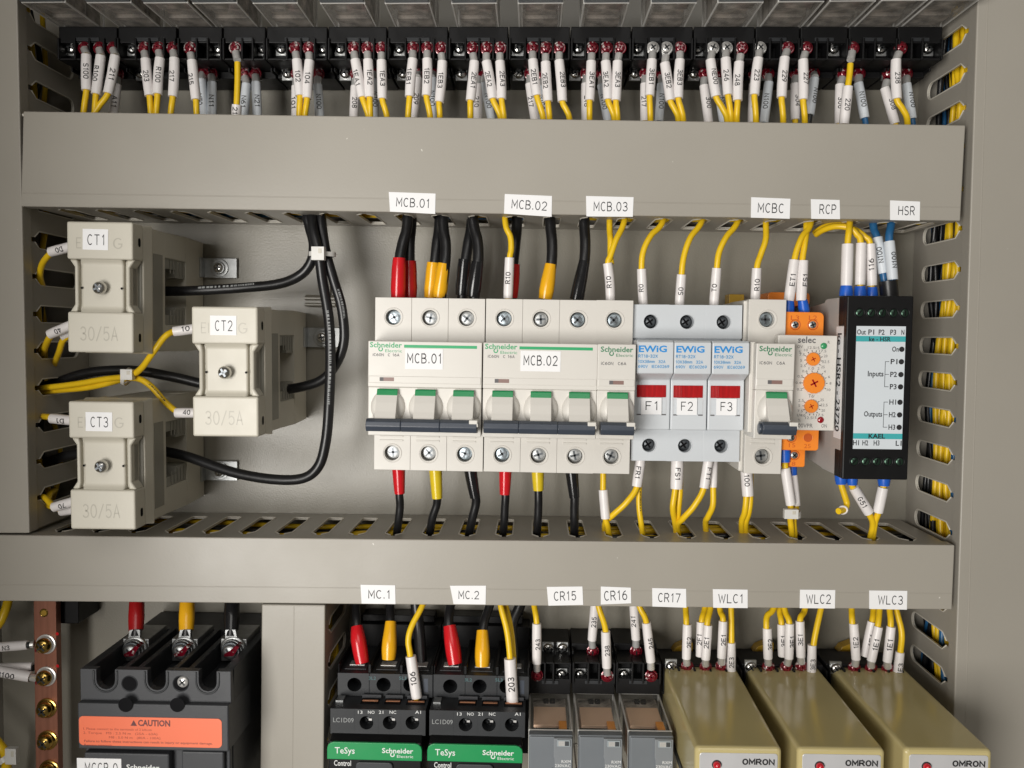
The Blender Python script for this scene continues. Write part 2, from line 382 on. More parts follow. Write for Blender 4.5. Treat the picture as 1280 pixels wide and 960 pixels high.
def schneider(mb, x, z, h, width, m, m2):
    xh = width*0.155
    mb.text('Schneider', x, z, h, xh, m, width=width, bold=0.018)
    n = 10                                               # the loop hanging from the wordmark
    cx, cz, ro, ri = x+width*0.335, z-xh*0.35, width*0.075, width*0.042
    for i in range(n):
        a, b = [math.radians(-250+290*k/n) for k in (i, i+1)]
        mb.quad([(cx+ri*math.cos(a), h, cz+ri*math.sin(a)), (cx+ro*math.cos(a), h, cz+ro*math.sin(a)),
                 (cx+ro*math.cos(b), h, cz+ro*math.sin(b)), (cx+ri*math.cos(b), h, cz+ri*math.sin(b))], m)
    mb.text('Electric', x+width, z-xh*0.95, h, xh*0.58, m2, width=width*0.52, al='R')

# ------------------------------------------------------------------ the setting: mounting panel and cabinet
mb = MB(); mb.box(-420, 420, -3, 0, -330, 330, 'panel_paint')
tag(mb.build('mounting_panel'), kind='structure')
mb = MB(); mb.box(-304, -302, -3, 400, -330, 330, 'cabinet_paint'); tag(mb.build('cabinet_wall'), kind='structure')  # unseen side wall, placed and sized to shade the left ducts

# ------------------------------------------------------------------ wire ducts
HC, HF = 54.5, 62.5
def lerp(a, b, t): return a+(b-a)*t
def slotted(mb, cs, u0, u1, fn, t=1.3, cr=None):
    """fn(u, h, k) -> point; k = 0 outer skin, 1 inner skin; cs = slot centres along u"""
    w, nk, hb, ht, hn = 4.3, 1.2, 11.5, 47.0, 51.0; cr = cr or w
    cuts = [u0]+cs+[u1]
    for i in range(len(cuts)-1):
        a, b = cuts[i], cuts[i+1]; b_ = b
        ls, rs = i > 0, i < len(cuts)-2
        if b-a < 2.5: continue
        p = [(a, 0.3), (b, 0.3)]
        def side(c, sg):
            q = [(c, hb)]
            for k in range(0 if cr < w else 1, 6):
                ang = math.radians(90*k/5); q.append((c+sg*(w-cr+cr*math.sin(ang)), hb+cr*(1-math.cos(ang))))
            return q+[(c+sg*w, ht), (c+sg*nk, hn), (c+sg*nk, HF-1.5)]
        p += side(b, -1) if rs else [(b, HF-1.5)]
        p += list(reversed(side(a, 1))) if ls else [(a, HF-1.5)]
        if rs:                                              # rolled lip round the slot
            lp = [(q[0], q[1]) for q in side(b, -1)[:0:-1]]+[(q[0], q[1]) for q in side(b, 1)]
            mb.tube([fn(u, h, -.02) for u, h in lp if h < HC+1], .42, 'duct_edge', 6)
        n = len(p)
        v = [fn(u, h, 0) for u, h in p]+[fn(u, h, 1) for u, h in p]
        b = len(mb.v); mb.add(v, [tuple(range(n)), tuple(range(2*n-1, n-1, -1))], 'duct_plastic')
        k2 = mb.mi('duct_edge')
        for j in range(n):                                  # cut edges, except where two cells join
            p0, p1_ = p[j], p[(j+1) % n]
            if abs(p0[0]-p1_[0]) < 1e-6 and p0[0] in (a, b_) and max(p0[1], p1_[1]) <= hb+.01 and not (p0[0] in (u0, u1)): continue
            mb.f.append(((b+j, b+n+j, b+n+(j+1) % n, b+(j+1) % n), k2, False))
def hduct(label, TL, TR, BR, BL, slots_top, slots_bot, ridges, stickers, ymid):
    tl, tr, br, bl = [U(*p, HF) for p in (TL, TR, BR, BL)]
    zt = lambda x: lerp(tl[2], tr[2], (x-tl[0])/(tr[0]-tl[0])); zb = lambda x: lerp(bl[2], br[2], (x-bl[0])/(br[0]-bl[0]))
    o = ((bl[0]+br[0])/2, 0, (bl[2]+br[2])/2)
    r = root('wire_duct', o, None, label, 'wire duct', 'grey slotted wire ducts')
    mb = MB(); mb.prism([(bl[0], bl[2]), (br[0], br[2]), (tr[0], tr[2]), (tl[0], tl[2])], HC, HF, 'duct_plastic')
    cv = mb.build('cover', r, 0.5, o=o)
    m2 = MB()
    for f in ridges:
        za = [lerp(bl[2], tl[2], f), lerp(br[2], tr[2], f)]
        m2.prism([(bl[0]+.6, za[0]), (br[0]-.6, za[1]), (br[0]-.6, za[1]+0.55), (bl[0]+.6, za[0]+0.55)], HF-0.4, HF+0.12, 'duct_plastic')
    if ridges:
        m2.build('cover_rib', cv, 0.12, 1, o=o)
    for sl, fz, sg, nm in ((slots_top, zt, -1, 0), (slots_bot, zb, 1, 1)):
        m3 = MB(); cs = [U(c, y, 52)[0] for c, y in sl]
        slotted(m3, cs, bl[0]+0.5, br[0]-0.5, lambda u, h, k: (u, h, fz(u)+sg*(0.7+1.3*k)), cr=1.6)
        m3.build('side_wall', r, 0.25, 1, o=o)
    m4 = MB(); m4.prism([(bl[0]+.5, bl[2]+2.2), (br[0]-.5, br[2]+2.2), (tr[0]-.5, tr[2]-2.2), (tl[0]+.5, tl[2]-2.2)], 0.2, 1.6, 'duct_plastic')
    m4.build('base', r, o=o)
    for txt, a, b, c, d, cap, wd, lb in stickers:          # four photo corners, lettering height and width as fractions
        q = [U(*p, HF+0.15) for p in (d, c, b, a)]
        m5 = MB(); m5.prism([(p[0], p[2]) for p in q], HF+0.08, HF+0.28, 'paper')
        cx = sum(p[0] for p in q)/4; cz = sum(p[2] for p in q)/4; hgt = (q[3][2]-q[0][2]); wid = q[1][0]-q[0][0]
        rot = math.atan2(q[1][2]-q[0][2], q[1][0]-q[0][0])
        m5.text(txt, cx+wid*lb, cz-hgt*cap*0.5, HF+0.32, hgt*cap, 'ink', width=wid*wd, al='C', rot=rot, space=1.1, st=.105)
        tag(m5.build('label_sticker', cv, o=o), f'white paper sticker printed {txt}')
    return r, (tl, tr, br, bl)
R4 = lambda x0, y0, x1, y1, sk=0.018: ((x0, y0), (x1, y0+(x1-x0)*sk), (x1, y1+(x1-x0)*sk), (x0, y1))
top_slots_b = [(77+47.2*i, 268+i*0.75) for i in range(24)]
top_slots_t = [(60+47.2*i, 150) for i in range(24)]
dA, qA = hduct('wide grey horizontal wire duct under the top row of relays', (29, 139), (1207, 156.5), (1200.5, 276), (26, 258),
      top_slots_t, top_slots_b, [0.135],
      [('MCB.01', (486, 240), (544.5, 242), (544, 267.5), (487.5, 264.5), .47, .72, 0), ('MCB.02', (631, 242.5), (690, 245), (689.5, 271), (630, 267), .47, .74, .02),
       ('MCB.03', (732.5, 245), (792, 246.5), (791, 271), (733, 270.5), .47, .73, .02), ('MCBC', (939, 246.5), (988, 248.5), (987, 273.5), (938.5, 272), .48, .66, 0),
       ('RCP', (1013.5, 249), (1049.5, 250), (1050, 274), (1014, 273.5), .50, .58, .08), ('HSR', (1112.5, 250.5), (1150, 252), (1149.5, 276), (1112.5, 275), .48, .56, .05)], 0)
low_slots_t = [(26.5+46.4*i, 667+i*0.45) for i in range(25)]
low_slots_b = [(26.5+46.4*i, 750+i*0.45) for i in range(25)]
dB, qB = hduct('long grey horizontal wire duct below the miniature breakers', (-85, 668), (1193.5, 681.5), (1190, 762), (-85, 750.5),
      low_slots_t, low_slots_b, [0.24],
      [('MC.1', (450.7, 730.8), (494, 731.5), (494.5, 755), (452, 754.3), .46, .62, .02), ('MC.2', (562.5, 732), (607.5, 732), (607, 755.5), (567, 755), .46, .64, 0),
       ('CR15', (683.5, 733.5), (728, 733), (729, 756), (685.5, 757), .50, .64, 0), ('CR16', (751, 733), (788.5, 734.5), (789, 754), (751, 755.5), .55, .76, 0),
       ('CR17', (815.2, 735), (857.5, 736), (858, 759.5), (815.5, 758), .50, .66, 0), ('WLC1', (891, 736.3), (934.5, 737), (934.5, 760), (891.5, 759.5), .50, .70, 0),
       ('WLC2', (1000, 737), (1044, 737.5), (1043.5, 760.5), (999.5, 760), .52, .70, .03), ('WLC3', (1086.5, 738), (1134, 738.5), (1133.5, 762), (1086.5, 761), .50, .66, .06)], 0)

def vduct(label, TL, TR, BR, BL, slots_l, slots_r, ridges=()):
    tl, tr, br, bl = [U(*p, HF) for p in (TL, TR, BR, BL)]
    xl = lambda z: lerp(bl[0], tl[0], (z-bl[2])/(tl[2]-bl[2])); xr = lambda z: lerp(br[0], tr[0], (z-br[2])/(tr[2]-br[2]))
    o = ((bl[0]+br[0])/2, 0, (bl[2]+br[2])/2)
    r = root('wire_duct', o, None, label, 'wire duct', 'grey slotted wire ducts')
    mb = MB(); mb.prism([(bl[0], bl[2]), (br[0], br[2]), (tr[0], tr[2]), (tl[0], tl[2])], HC, HF, 'duct_plastic')
    cv = mb.build('cover', r, 0.6, o=o)
    for f in ridges:
        m2 = MB(); a = lerp(bl[0], br[0], f); b = lerp(tl[0], tr[0], f)
        m2.prism([(a, bl[2]+.6), (a+.5, bl[2]+.6), (b+.5, tl[2]-.6), (b, tl[2]-.6)], HF-.4, HF+.12, 'duct_plastic')
        m2.build('cover_rib', cv, 0.12, 1, o=o)
    zlo, zhi = max(bl[2], br[2])+.5, min(tl[2], tr[2])-.5
    for sl, fx, sg in ((slots_l, xl, 1), (slots_r, xr, -1)):
        m3 = MB(); cs = sorted(U(x, y, 52)[2] for x, y in sl)
        cs = [c for c in cs if zlo+5 < c < zhi-5]
        slotted(m3, cs, zlo, zhi, lambda u, h, k: (fx(u)+sg*(0.8+1.3*k), h, u))
        m3.build('side_wall', r, 0.25, 1, o=o)
    m4 = MB(); m4.prism([(bl[0]+2.4, bl[2]+.5), (br[0]-2.4, br[2]+.5), (tr[0]-2.4, tr[2]-.5), (tl[0]+2.4, tl[2]-.5)], 0.2, 1.6, 'duct_plastic')
    m4.build('base', r, o=o)
    return r
lsl = [(44, y) for y in (-36, 12, 60, 109, 155, 203, 251, 299, 345.5, 392.5, 438.5, 485, 531.5, 577, 622)]
vduct('grey vertical wire duct along the left edge beside CT1 and CT3', (-85, -60), (20, -60), (36.5, 666.5), (-85, 666.5), lsl, lsl)
rsl = [(1200, y) for y in (-10, 38, 87, 134, 182, 236, 285, 336.5, 385, 432.7, 478.5, 525, 572, 619, 666, 712, 758, 805, 850, 898, 945, 992)]
vduct('broad grey vertical wire duct along the right edge of the cabinet', (1224, -60), (1420, -60), (1420, 1010), (1188.5, 1010), rsl, rsl, (0.062,))
msl = [(425, y) for y in (785, 832, 879, 926, 973)]
vduct('short grey vertical wire duct between the big breaker and first contactor', (327, 755.5), (406.5, 756.5), (404, 1010), (325, 1010), msl, msl, (0.5,))

# loose wires lying inside the ducts, seen through the slots
def bundle(label, fn, n, r, am, hi, pal, steps=60, deep=0):
    mb = MB()
    for i in range(n):
        a, b, c, d = [random.uniform(0, 6.28) for _ in range(4)]; s0, h0 = random.random(), random.uniform(*hi)
        pts = []
        for k in range(steps+1):
            t = k/steps
            sd = min(1, max(0, s0+0.12*math.sin(7*t+a)+0.10*math.sin(19*t+b)))
            pts.append(fn(t, sd, min(hi[1]+1, max(hi[0]-1, h0+am*math.sin(8*t+c)+am*.5*math.sin(23*t+d)))))
        mb.tube(pts, r*random.uniform(.85, 1.1), random.choice(pal if h0 > deep else ['black_pvc', 'black_pvc', 'blue_pvc', 'black_pvc', 'black_pvc']), 8)  # deepest wires coloured dark, added as backing that darkens the slots
    o = mb.v[0]
    tag(mb.build('wire_bundle', o=o), label, 'wires', None, 'stuff')
YB = ['yellow_pvc']*6+['black_pvc']*3+['blue_pvc']*2
def inside_h(q, near_bottom):
    tl, tr, br, bl = q
    def fn(t, s, h):
        x = lerp(bl[0]+4, br[0]-4, t); zb = lerp(bl[2], br[2], t); zt = lerp(tl[2], tr[2], t)
        return (x, h, zb+4+s*8) if near_bottom else (x, h, zt-4-s*11)
    return fn
bundle('loose wires bunched inside the upper horizontal duct', inside_h(qA, True), 20, 1.5, 4, (16, 47), ['yellow_pvc']*8+['black_pvc']*3+['blue_pvc'])
bundle('loose wires bunched inside the lower horizontal duct', inside_h(qB, False), 16, 1.5, 3, (9, 44), ['yellow_pvc']*9+['black_pvc']*5+['blue_pvc'])
def inside_v(xpx0, xpx1, y0, y1, sg, d0, d1):
    a = U(xpx0, y0, 54); b = U(xpx1, y1, 54)
    return lambda t, s, h: (lerp(a[0], b[0], t)+sg*(d0+s*d1), h, lerp(a[2], b[2], t))
bundle('loose wires bunched inside the right vertical duct', inside_v(1216, 1186, -20, 980, 1, 4.5, 16), 58, 1.5, 5, (4.5, 42), ['yellow_pvc']*12+['black_pvc']*2+['blue_pvc'], deep=17)
bundle('loose wires bunched inside the left vertical duct', inside_v(28, 44, -20, 650, -1, 7, 18), 10, 1.5, 5, (8, 40), ['yellow_pvc']*4+['black_pvc']*5)
bundle('loose wires bunched inside the short middle duct', inside_v(412, 411, 770, 990, -1, 5, 12), 9, 1.5, 5, (12, 44), ['yellow_pvc']*5+['black_pvc']*3+['blue_pvc'])

# ------------------------------------------------------------------ wires
def spline(P, sub=7):
    P = [Vector(p) for p in P]
    if len(P) == 2: return [P[0].lerp(P[1], i/4) for i in range(5)]
    Q = [2*P[0]-P[1]]+P+[2*P[-1]-P[-2]]; out = []
    for i in range(1, len(Q)-2):
        a, b, c, d = Q[i-1:i+3]
        for k in range(sub):
            t = k/sub
            out.append(0.5*((2*b)+(c-a)*t+(2*a-5*b+4*c-d)*t*t+(3*b-3*c+d-a)*t**3))
    out.append(P[-1]); return out
def sleeve(w, o, A, B, r, txt, way, m='sleeve_white', ends=True, ink='ink', cap=2.5, twist=None, bend=0.0):
    """printed marker tube on wire w; way = 'd' reads downwards / 'u' upwards / 'r' rightwards / 'l' leftwards"""
    A, B = Vector(A), Vector(B); mb = MB(); L = (B-A).length; t = (B-A)/L
    n = 14
    side = t.cross(Vector((0, 1, 0))).normalized()
    path = [A.lerp(B, i/6)+side*bend*math.sin(math.pi*i/6) for i in range(7)]
    mb.tube(path, [r*0.98, r, r*1.02, r, r*1.01, r, r*0.97], m, n)
    if txt:
        rd = t.copy()
        if (way == 'd' and t.z > 0) or (way == 'u' and t.z < 0) or (way == 'r' and t.x < 0) or (way == 'l' and t.x > 0): rd = -t
        nrm = Vector((0, 1, 0)); nrm = (nrm-nrm.dot(rd)*rd).normalized()
        if nrm.y < 0: nrm = -nrm
        up = Vector((-rd.z, 0, rd.x)); up = (up-up.dot(rd)*rd-up.dot(nrm)*nrm).normalized()
        tw = random.uniform(-.45, .45) if twist is None else twist
        mid = (A+B)/2
        def fn(u, v):
            a = v/r+tw; s = u/L
            bo = side*bend*math.sin(math.pi*min(1, max(0, .5+s*(1 if rd.dot(t) > 0 else -1))))
            return mid+bo+rd*u+(r*1.045)*(math.sin(a)*up+math.cos(a)*nrm)
        mb.text_on(fn, txt, 0, -cap/2, cap, ink, width=min(L*0.8, cap*0.78*len(txt)), cuts=7, st=.15)
    return mb.build('marker_sleeve', w, o=o)
def wire(pts, r, m, label, group, name='control_wire', cat='wire', sub=7, n=10):
    P = [U(*p) for p in pts]; o = P[0]
    mb = MB(); mb.tube(spline(P, sub), r, m, n)
    w = mb.build(name, o=o); tag(w, label, cat, group)
    return w, o
def marks(w, o, pts, r, t0, t1, m, side=0.0, nm='wire_print'):
    P = spline([U(*p) for p in pts], 12); mb = MB(); n = len(P)-1; i = int(t0*n)
    while i < int(t1*n)-1:
        k = random.choice((1, 1, 2)); a, b = P[i], P[min(i+k, n)]; t = (b-a).normalized(); nr = Vector((0, 1, 0)); nr = (nr-nr.dot(t)*t).normalized(); sd = t.cross(nr)
        for u in (0, .45):
            c0, c1 = a.lerp(b, u), a.lerp(b, u+random.uniform(.2, .38)); q = []
            for c, g in ((c0, -.2), (c1, -.2), (c1, .2), (c0, .2)):
                ang = side+g; q.append(c+(r*1.03)*(math.cos(ang)*nr+math.sin(ang)*sd))
            mb.quad(q, m)
        i += k
    mb.build(nm, w, o=o)
def boot(w, o, pts, radii, m, name='insulating_boot'):
    P = spline([U(*p) for p in pts], 5); N = len(P); k = len(radii)-1
    R = []
    for i in range(N):
        t = i/(N-1)*k; j = min(int(t), k-1); R.append(lerp(radii[j], radii[j+1], t-j))
    mb = MB(); mb.tube(P, R, m, 14); return mb.build(name, w, o=o)
def lug(w, o, px, py, h, dx, dy, red=True, L=4.2):
    """ring terminal under a screw: ring at (px,py), barrel running towards the sleeve; marked with red paint"""
    c = U(px, py, h); e = U(dx, dy, h+1.5); mb = MB()
    mb.lathe(c[0], c[2], [(3.2, h-.9), (3.2, h), (2.8, h+.1)], 'red_mark' if red else 'tin', 16)
    d = (e-c).normalized(); s = Vector((d.z, 0, -d.x))
    a = c+d*2.2
    mb.prism([((a+s*1.9)[0], (a+s*1.9)[2]), ((a-s*1.9)[0], (a-s*1.9)[2]), ((e-s*1.5)[0], (e-s*1.5)[2]), ((e+s*1.5)[0], (e+s*1.5)[2])], h-.8, h+.1, 'red_mark' if red else 'tin')
    mb.tube([e-d*2.2, e+d*2.5], [2.0, 1.9], 'tin', 10)
    screw(mb, c[0], c[2], h+1.0, 2.35, 'red_mark' if red else 'tin', 'red_mark_full' if red else 'steel_dark', rot=random.uniform(0, 1.5))
    return mb.build('ring_lug', w, o=o)

# ------------------------------------------------------------------ relays (one template) and their sockets
def relay_template(name, label, group, cover, guts, front, hf):
    """local: x 0..21, z 0..28 (top = 0 line at z=28), cover from h=33 to h=76, grey front block to h=84"""
    r = root(name, (0, 0, 0), None, label, 'relay', group)
    mb = MB(); mb.box(0, 21, 33, hf+1, 0, 28, cover); mb.build('cover', r, 0.8)
    mb = MB()
    for (x, z) in ((0.4, 0.4), (20.6, 0.4), (0.4, 27.6), (20.6, 27.6)): mb.tube([(x, 33.3, z), (x, hf+.6, z)], 0.5, 'cover_edge', 6)
    for h in (33.5, hf+.4):
        mb.tube_closed([(0.4, h, 0.4), (20.6, h, 0.4), (20.6, h, 27.6), (0.4, h, 27.6)], 0.6, 'cover_edge')
    mb.build('cover_edge', r)
    mb = MB()
    if guts == 'coil':
        mb.box(2, 19, 34, 45, 2, 25, 'relay_guts'); mb.box(2.4, 18.6, 45, 66, 3, 25.3, 'coil_tape'); mb.box(1.5, 19.5, 66, 76, 1.5, 24, 'recess_shade')
        mb.box(7.5, 10, 38, 41, 25, 26.8, 'recess_shade'); mb.box(10.8, 13.4, 38, 41, 25, 26.8, 'recess_shade')
        mb.build('coil', r, 0.3)
        mb = MB(); mb.box(14.6, 18.4, 65.5, 76.6, 22, 27.4, 'flag_orange'); mb.build('flag', r, 0.3)
    else:
        mb.box(2, 19, 34, 48, 1.5, 26, 'relay_guts'); mb.box(3, 18, 48, 58, 3, 25, 'relay_guts'); mb.box(2.2, 18.8, 58, hf, 2, 26, 'relay_guts')
        mb.build('coil', r, 0.3)
    mb = MB(); mb.box(0.2, 20.8, hf+1.05, hf+6, 0.2, 27.8, front)
    mb.prism([(0.6, .6), (20.4, .6), (20.4, 27.4), (11.4, 27.4), (0.6, 27.4)], hf+6, hf+7, front)
    fr = mb.build('front_cap', r, 0.5)
    if guts == 'coil':
        mb = MB(); mb.prism([(11.8, 27.2), (20.4, 27.2), (20.4, 0.6), (12.9, 0.6), (12.2, 17), (11.8, 18.2)], 82.5, 84.2, 'grey_relay_light')
        mb.build('side_panel', r, 0.3)
        mb = MB(); mb.box(13.4, 19.4, 84, 85, 23.6, 26.8, 'relay_strip'); mb.rect(14, 16.9, 24.1, 26.3, 85.05, 'tin'); mb.rect(17.0, 18.9, 24.1, 26.3, 85.05, 'steel_mid'); mb.build('indicator_window', r, 0.2)
        mb = MB(); mb.text('RXM', 19.8, 15.6, 84.3, 1.35, 'ink_white', al='R', width=4.3); mb.text('230VAC', 19.8, 13.6, 84.3, 1.35, 'ink_white', al='R', width=7.4)
        schneider(mb, 10.2, 11.0, 84.5, 9.8, 'ink_white', 'ink_white'); mb.build('lettering', r)
    else:
        mb = MB(); mb.box(0.3, 20.7, hf+6.5, hf+8, 0.3, 27, 'relay_strip'); mb.build('front_strip', r, 0.3)
    return r
def socket(L, R, ytop, ymid, ybot, row1, row2, label, group, h1=40, h2=28):
    """black relay base with two stepped terminal rows; px extents"""
    a = U(L, ymid, h1); b = U(R, ymid, h1)
    r = root('relay_socket', a, CSL, label, 'relay socket', group)
    w = b[0]-a[0]; zt = LOC(r, L, ytop, h1)[1]; zb = LOC(r, L, ybot, 2)[1]
    mb = MB(); up = zt > zb
    sg = 1 if up else -1
    lo, hi = sorted((0, zt))
    mb.box(0.15, w-.15, 1, 33, min(zb, zt), max(zb, zt), 'black_plastic') if False else None
    mb.box(0.15, w-.15, 1, h1-7, lo, hi, 'black_plastic')
    zz = zb; lo2, hi2 = sorted((0-sg*0.1, zz))
    mb.box(0.25, w-.25, 1, h2-5, lo2, hi2, 'black_plastic')
    mb.box(0.15, w-.15, h1-7, h1+1, zt-sg*8, zt, 'black_plastic')
    mb.build('body', r, 0.4)
    mb = MB()
    xs1 = [LOC(r, x, ymid, h1)[0] for x, _ in row1]; xs2 = [LOC(r, x, ymid, h2)[0] for x, _ in row2]
    cut = [0.5]+[(p+q)/2 for p, q in zip(xs1, xs1[1:])]+[w-.5]
    if len(xs1) == 2 and w < 26: cut = [0.5, xs1[0]+4.2, xs1[1]-4.2, w-.5] if xs1[1]-xs1[0] > 11 else cut
    for c in cut: mb.box(c-.45, c+.45, h1-7.5, h1+2.5, 0, zt-sg*6, 'black_plastic')
    mb.box(.3, w-.3, h1-7.5, h1+1.5, 0, sg*0.9, 'black_plastic')
    for c in ([0.6]+[(p+q)/2 for p, q in zip(xs2, xs2[1:])]+[w-.6] if len(xs2) > 1 else [0.6, w*.5, w-.6]):
        mb.box(c-.45, c+.45, h2-6, h2+2, sg*-.3, zb*0.6, 'black_plastic')
    mb.box(w*.3, w*.7, h1+0.8, h1+1.6, zt-sg*7.2, zt-sg*5.4, 'dark_plastic')
    mb.build('partition', r, 0.2)
    for (px, py), hh, hx in [(p, h1-6, 1) for p in row1 if p[1] > 0]+[(p, h2-4.5, 2) for p in row2 if p[1] > 0]:
        x, z = LOC(r, px, py, hh+2); mb = MB()
        mb.box(x-2.9, x+2.9, hh-.6, hh+.5, z-3.4, z+2.9, 'steel_dull')
        screw(mb, x, z, hh+1.5, 2.7, 'steel', 'steel_dark', rot=random.uniform(0, 1.5), dome=.5)
        mb.build('terminal_screw', r)
    return r

top_relay = relay_template('plug_in_relay', None, 'relays along the top row', 'smoky_clear', 'plain', 'grey_relay', 70)
EDG = [(81, 131), (156, 207), (221, 272), (277, 329), (346, 395), (423, 472), (497, 547), (573, 624), (649, 702), (724, 777), (801, 850), (877, 930), (946, 998), (1005, 1057), (1064, 1117), (1123, 1175)]
for i, (a, b) in enumerate(EDG):
    y = 39+1.6*math.sin(math.pi*i/15)-max(0, i-10)*.45
    p = U(a, y, 33)
    lb = f'plug-in relay with smoky clear cover, {ORD[i+1]} from the left in the top row'
    if i == 0: t = top_relay; t.location = (p[0]/1000, 0, p[2]/1000); t.rotation_euler = (0, -CSL+.002, 0); t['label'] = lb
    else: dup(top_relay, p, 0.002, lb)
SOC = [(75, 148), (149, 222), (224, 279), (280, 333), (334, 410), (411, 484), (485, 560), (561, 635), (636, 712), (713, 788), (789, 865), (866, 942), (943, 998), (999, 1058), (1059, 1119), (1120, 1176)]
ROW1 = [[88, 105, 124, 141], [164, 180, 198, 216], [237.5, 272], [294, 328], [351, 369, 386, 403], [425, 442, 459, 477], [499, 516, 534, 551], [574, 590, 608, 625], [647, 665.5, 682, 699], [723, 740, 758, 775], [797.5, 816, 833, 850], [872.5, 891, 908, 927], [950, 985], [1008, 1043], [1066, 1102], [1126, 1161]]
ROW2 = [[], [175], [264], [305, 319], [358.5], [431], [503], [576.5], [648], [719], [794], [868], [959], [1017], [1055, 1074], [1111, 1133]]
used1 = {105, 124, 141, 180, 198, 216, 237.5, 294, 369, 386, 442, 459, 477, 516, 534, 551, 590, 608, 625, 665.5, 682, 699, 740, 758, 775, 816, 833, 850, 891, 908, 927, 950, 985, 1008, 1066, 1126}
for i, (a, b) in enumerate(SOC):
    socket(a, b, 34, 76, 112, [(x, 0 if x in used1 else 60) for x in ROW1[i]], [(x, 91) for x in ROW2[i]],
           f'black stepped relay socket under the {ORD[i+1]} relay of the top row', 'black sockets of the top relays')

# ---- top-row wires: (socket index, screw x, sleeve x0 y0 x1 y1, text, exit x, red)
TOPW = [(0, 105, 108, 69, 108, 113, 'S100', 104, 1), (0, 124, 126, 70, 120, 118, 'R100', 118, 1), (0, 141, 144, 70, 135, 117, '211', 115, 1),
 (1, 180, 182, 74, 187, 120, '203', 189, 1), (1, 198, 200, 73, 197, 118, 'R100', 195, 1), (1, 216, 218, 73, 216, 121, '217', 213, 1),
 (2, 237.5, 240, 76, 245, 125, '215', 246, 1), (4, 369, 371, 75, 375, 120, '102', 374, 1), (4, 386, 387, 76, 384, 123, '104', 381, 1),
 (5, 442, 444, 75, 453, 122, '1EA1', 461, 1), (5, 459, 460, 75, 462, 122, '1EA2', 463, 1), (5, 477, 477, 76, 478, 124, '1EA3', 484, 1),
 (6, 516, 516, 74, 512, 121, '1EB1', 510, 1), (6, 534, 534, 74, 533, 120, '1EB2', 538, 1), (6, 551, 553, 77, 549, 128, '1EB3', 550, 1),
 (7, 590, 593, 77, 588, 126, '2EA1', 588, 1), (7, 608, 608, 77, 616, 124, '2EA2', 626, 1), (7, 625, 625, 77, 627, 124, '2EA3', 630, 1),
 (8, 665.5, 666, 75, 671, 120, '2EB1', 679, 1), (8, 682, 682, 78, 685, 127, '2EB2', 687, 1), (8, 699, 699, 76, 703, 127, '2EB3', 712, 1),
 (9, 740, 739, 77, 737, 126, '3EA1', 737, 1), (9, 758, 757, 77, 760, 125, '3EA2', 768, 1), (9, 775, 772, 77, 770, 126, '3EA3', 772, 1),
 (10, 816, 815, 75, 812, 120, '3EB1', 813, 0), (10, 833, 831, 79, 838, 126, '3EB2', 848, 0), (10, 850, 850, 75, 848, 123, '3EB3', 854, 1),
 (11, 891, 888, 75, 895, 121, 'NE00', 909, 0), (11, 908, 907, 73, 910, 119, '246', 914, 0), (11, 927, 924, 78, 922, 126, '248', 921, 1),
 (12, 950, 948, 73, 943, 119, '223', 945, 0), (12, 985, 981, 72, 977, 122, '229', 979, 1), (13, 1008, 1004, 75, 1004, 125, '227', 1006, 1),
 (15, 1126, 1120, 75, 1121, 124, '238', 1134, 1)]
cnt = {}
for t in TOPW: cnt.setdefault(t[0], []).append(t[1])
POS = {1: ['single front'], 2: ['left front', 'right front'], 3: ['left front', 'middle front', 'right front']}
HL = 41.0
for s, sx, x0, y0, x1, y1, txt, ex, red in TOPW:
    pw = POS[len(cnt[s])][cnt[s].index(sx)]
    w, o = wire([(x0, y0, 45), ((x0+x1)/2, (y0+y1)/2, 46), (x1, y1, 47), (lerp(x1, ex, .55), lerp(y1, 148, .5), 47), (ex, 150, 45.5), (ex, 185, 38)], 1.5, 'yellow_pvc',
                f'yellow wire with white sleeve marked {txt}, {pw} wire under the {ORD[s+1]} top relay', 'yellow wires under the top relays')
    sleeve(w, o, U(x0, y0, 45.2), U(x1, y1, 47), 2.42, txt, 'd', bend=random.uniform(-.3, .3))
    lug(w, o, sx, 60, HL, lerp(sx, x0, .7), y0-4, bool(red))
# two bare-topped wires whose sleeve slid down
for s, sx, pts, sl, txt in ((3, 294, [(297, 78, 45), (297, 100, 46), (296, 128, 47), (295, 150, 45), (295, 185, 38)], (296, 131, 295, 152), '213'),
                            (14, 1066, [(1063, 80, 45), (1062, 93, 46), (1060, 108, 47), (1057, 140, 46), (1054, 185, 38)], (1060, 108, 1055, 155), '220')):
    w, o = wire(pts, 1.5, 'yellow_pvc', f'yellow wire whose white sleeve marked {txt} slid down, under the {ORD[s+1]} top relay', 'yellow wires under the top relays')
    sleeve(w, o, U(sl[0], sl[1], 47.2), U(sl[2], sl[3], 46), 2.42, txt, 'd', twist=0)
    lug(w, o, sx, 60, HL, lerp(sx, pts[0][0], .6), 70, True)
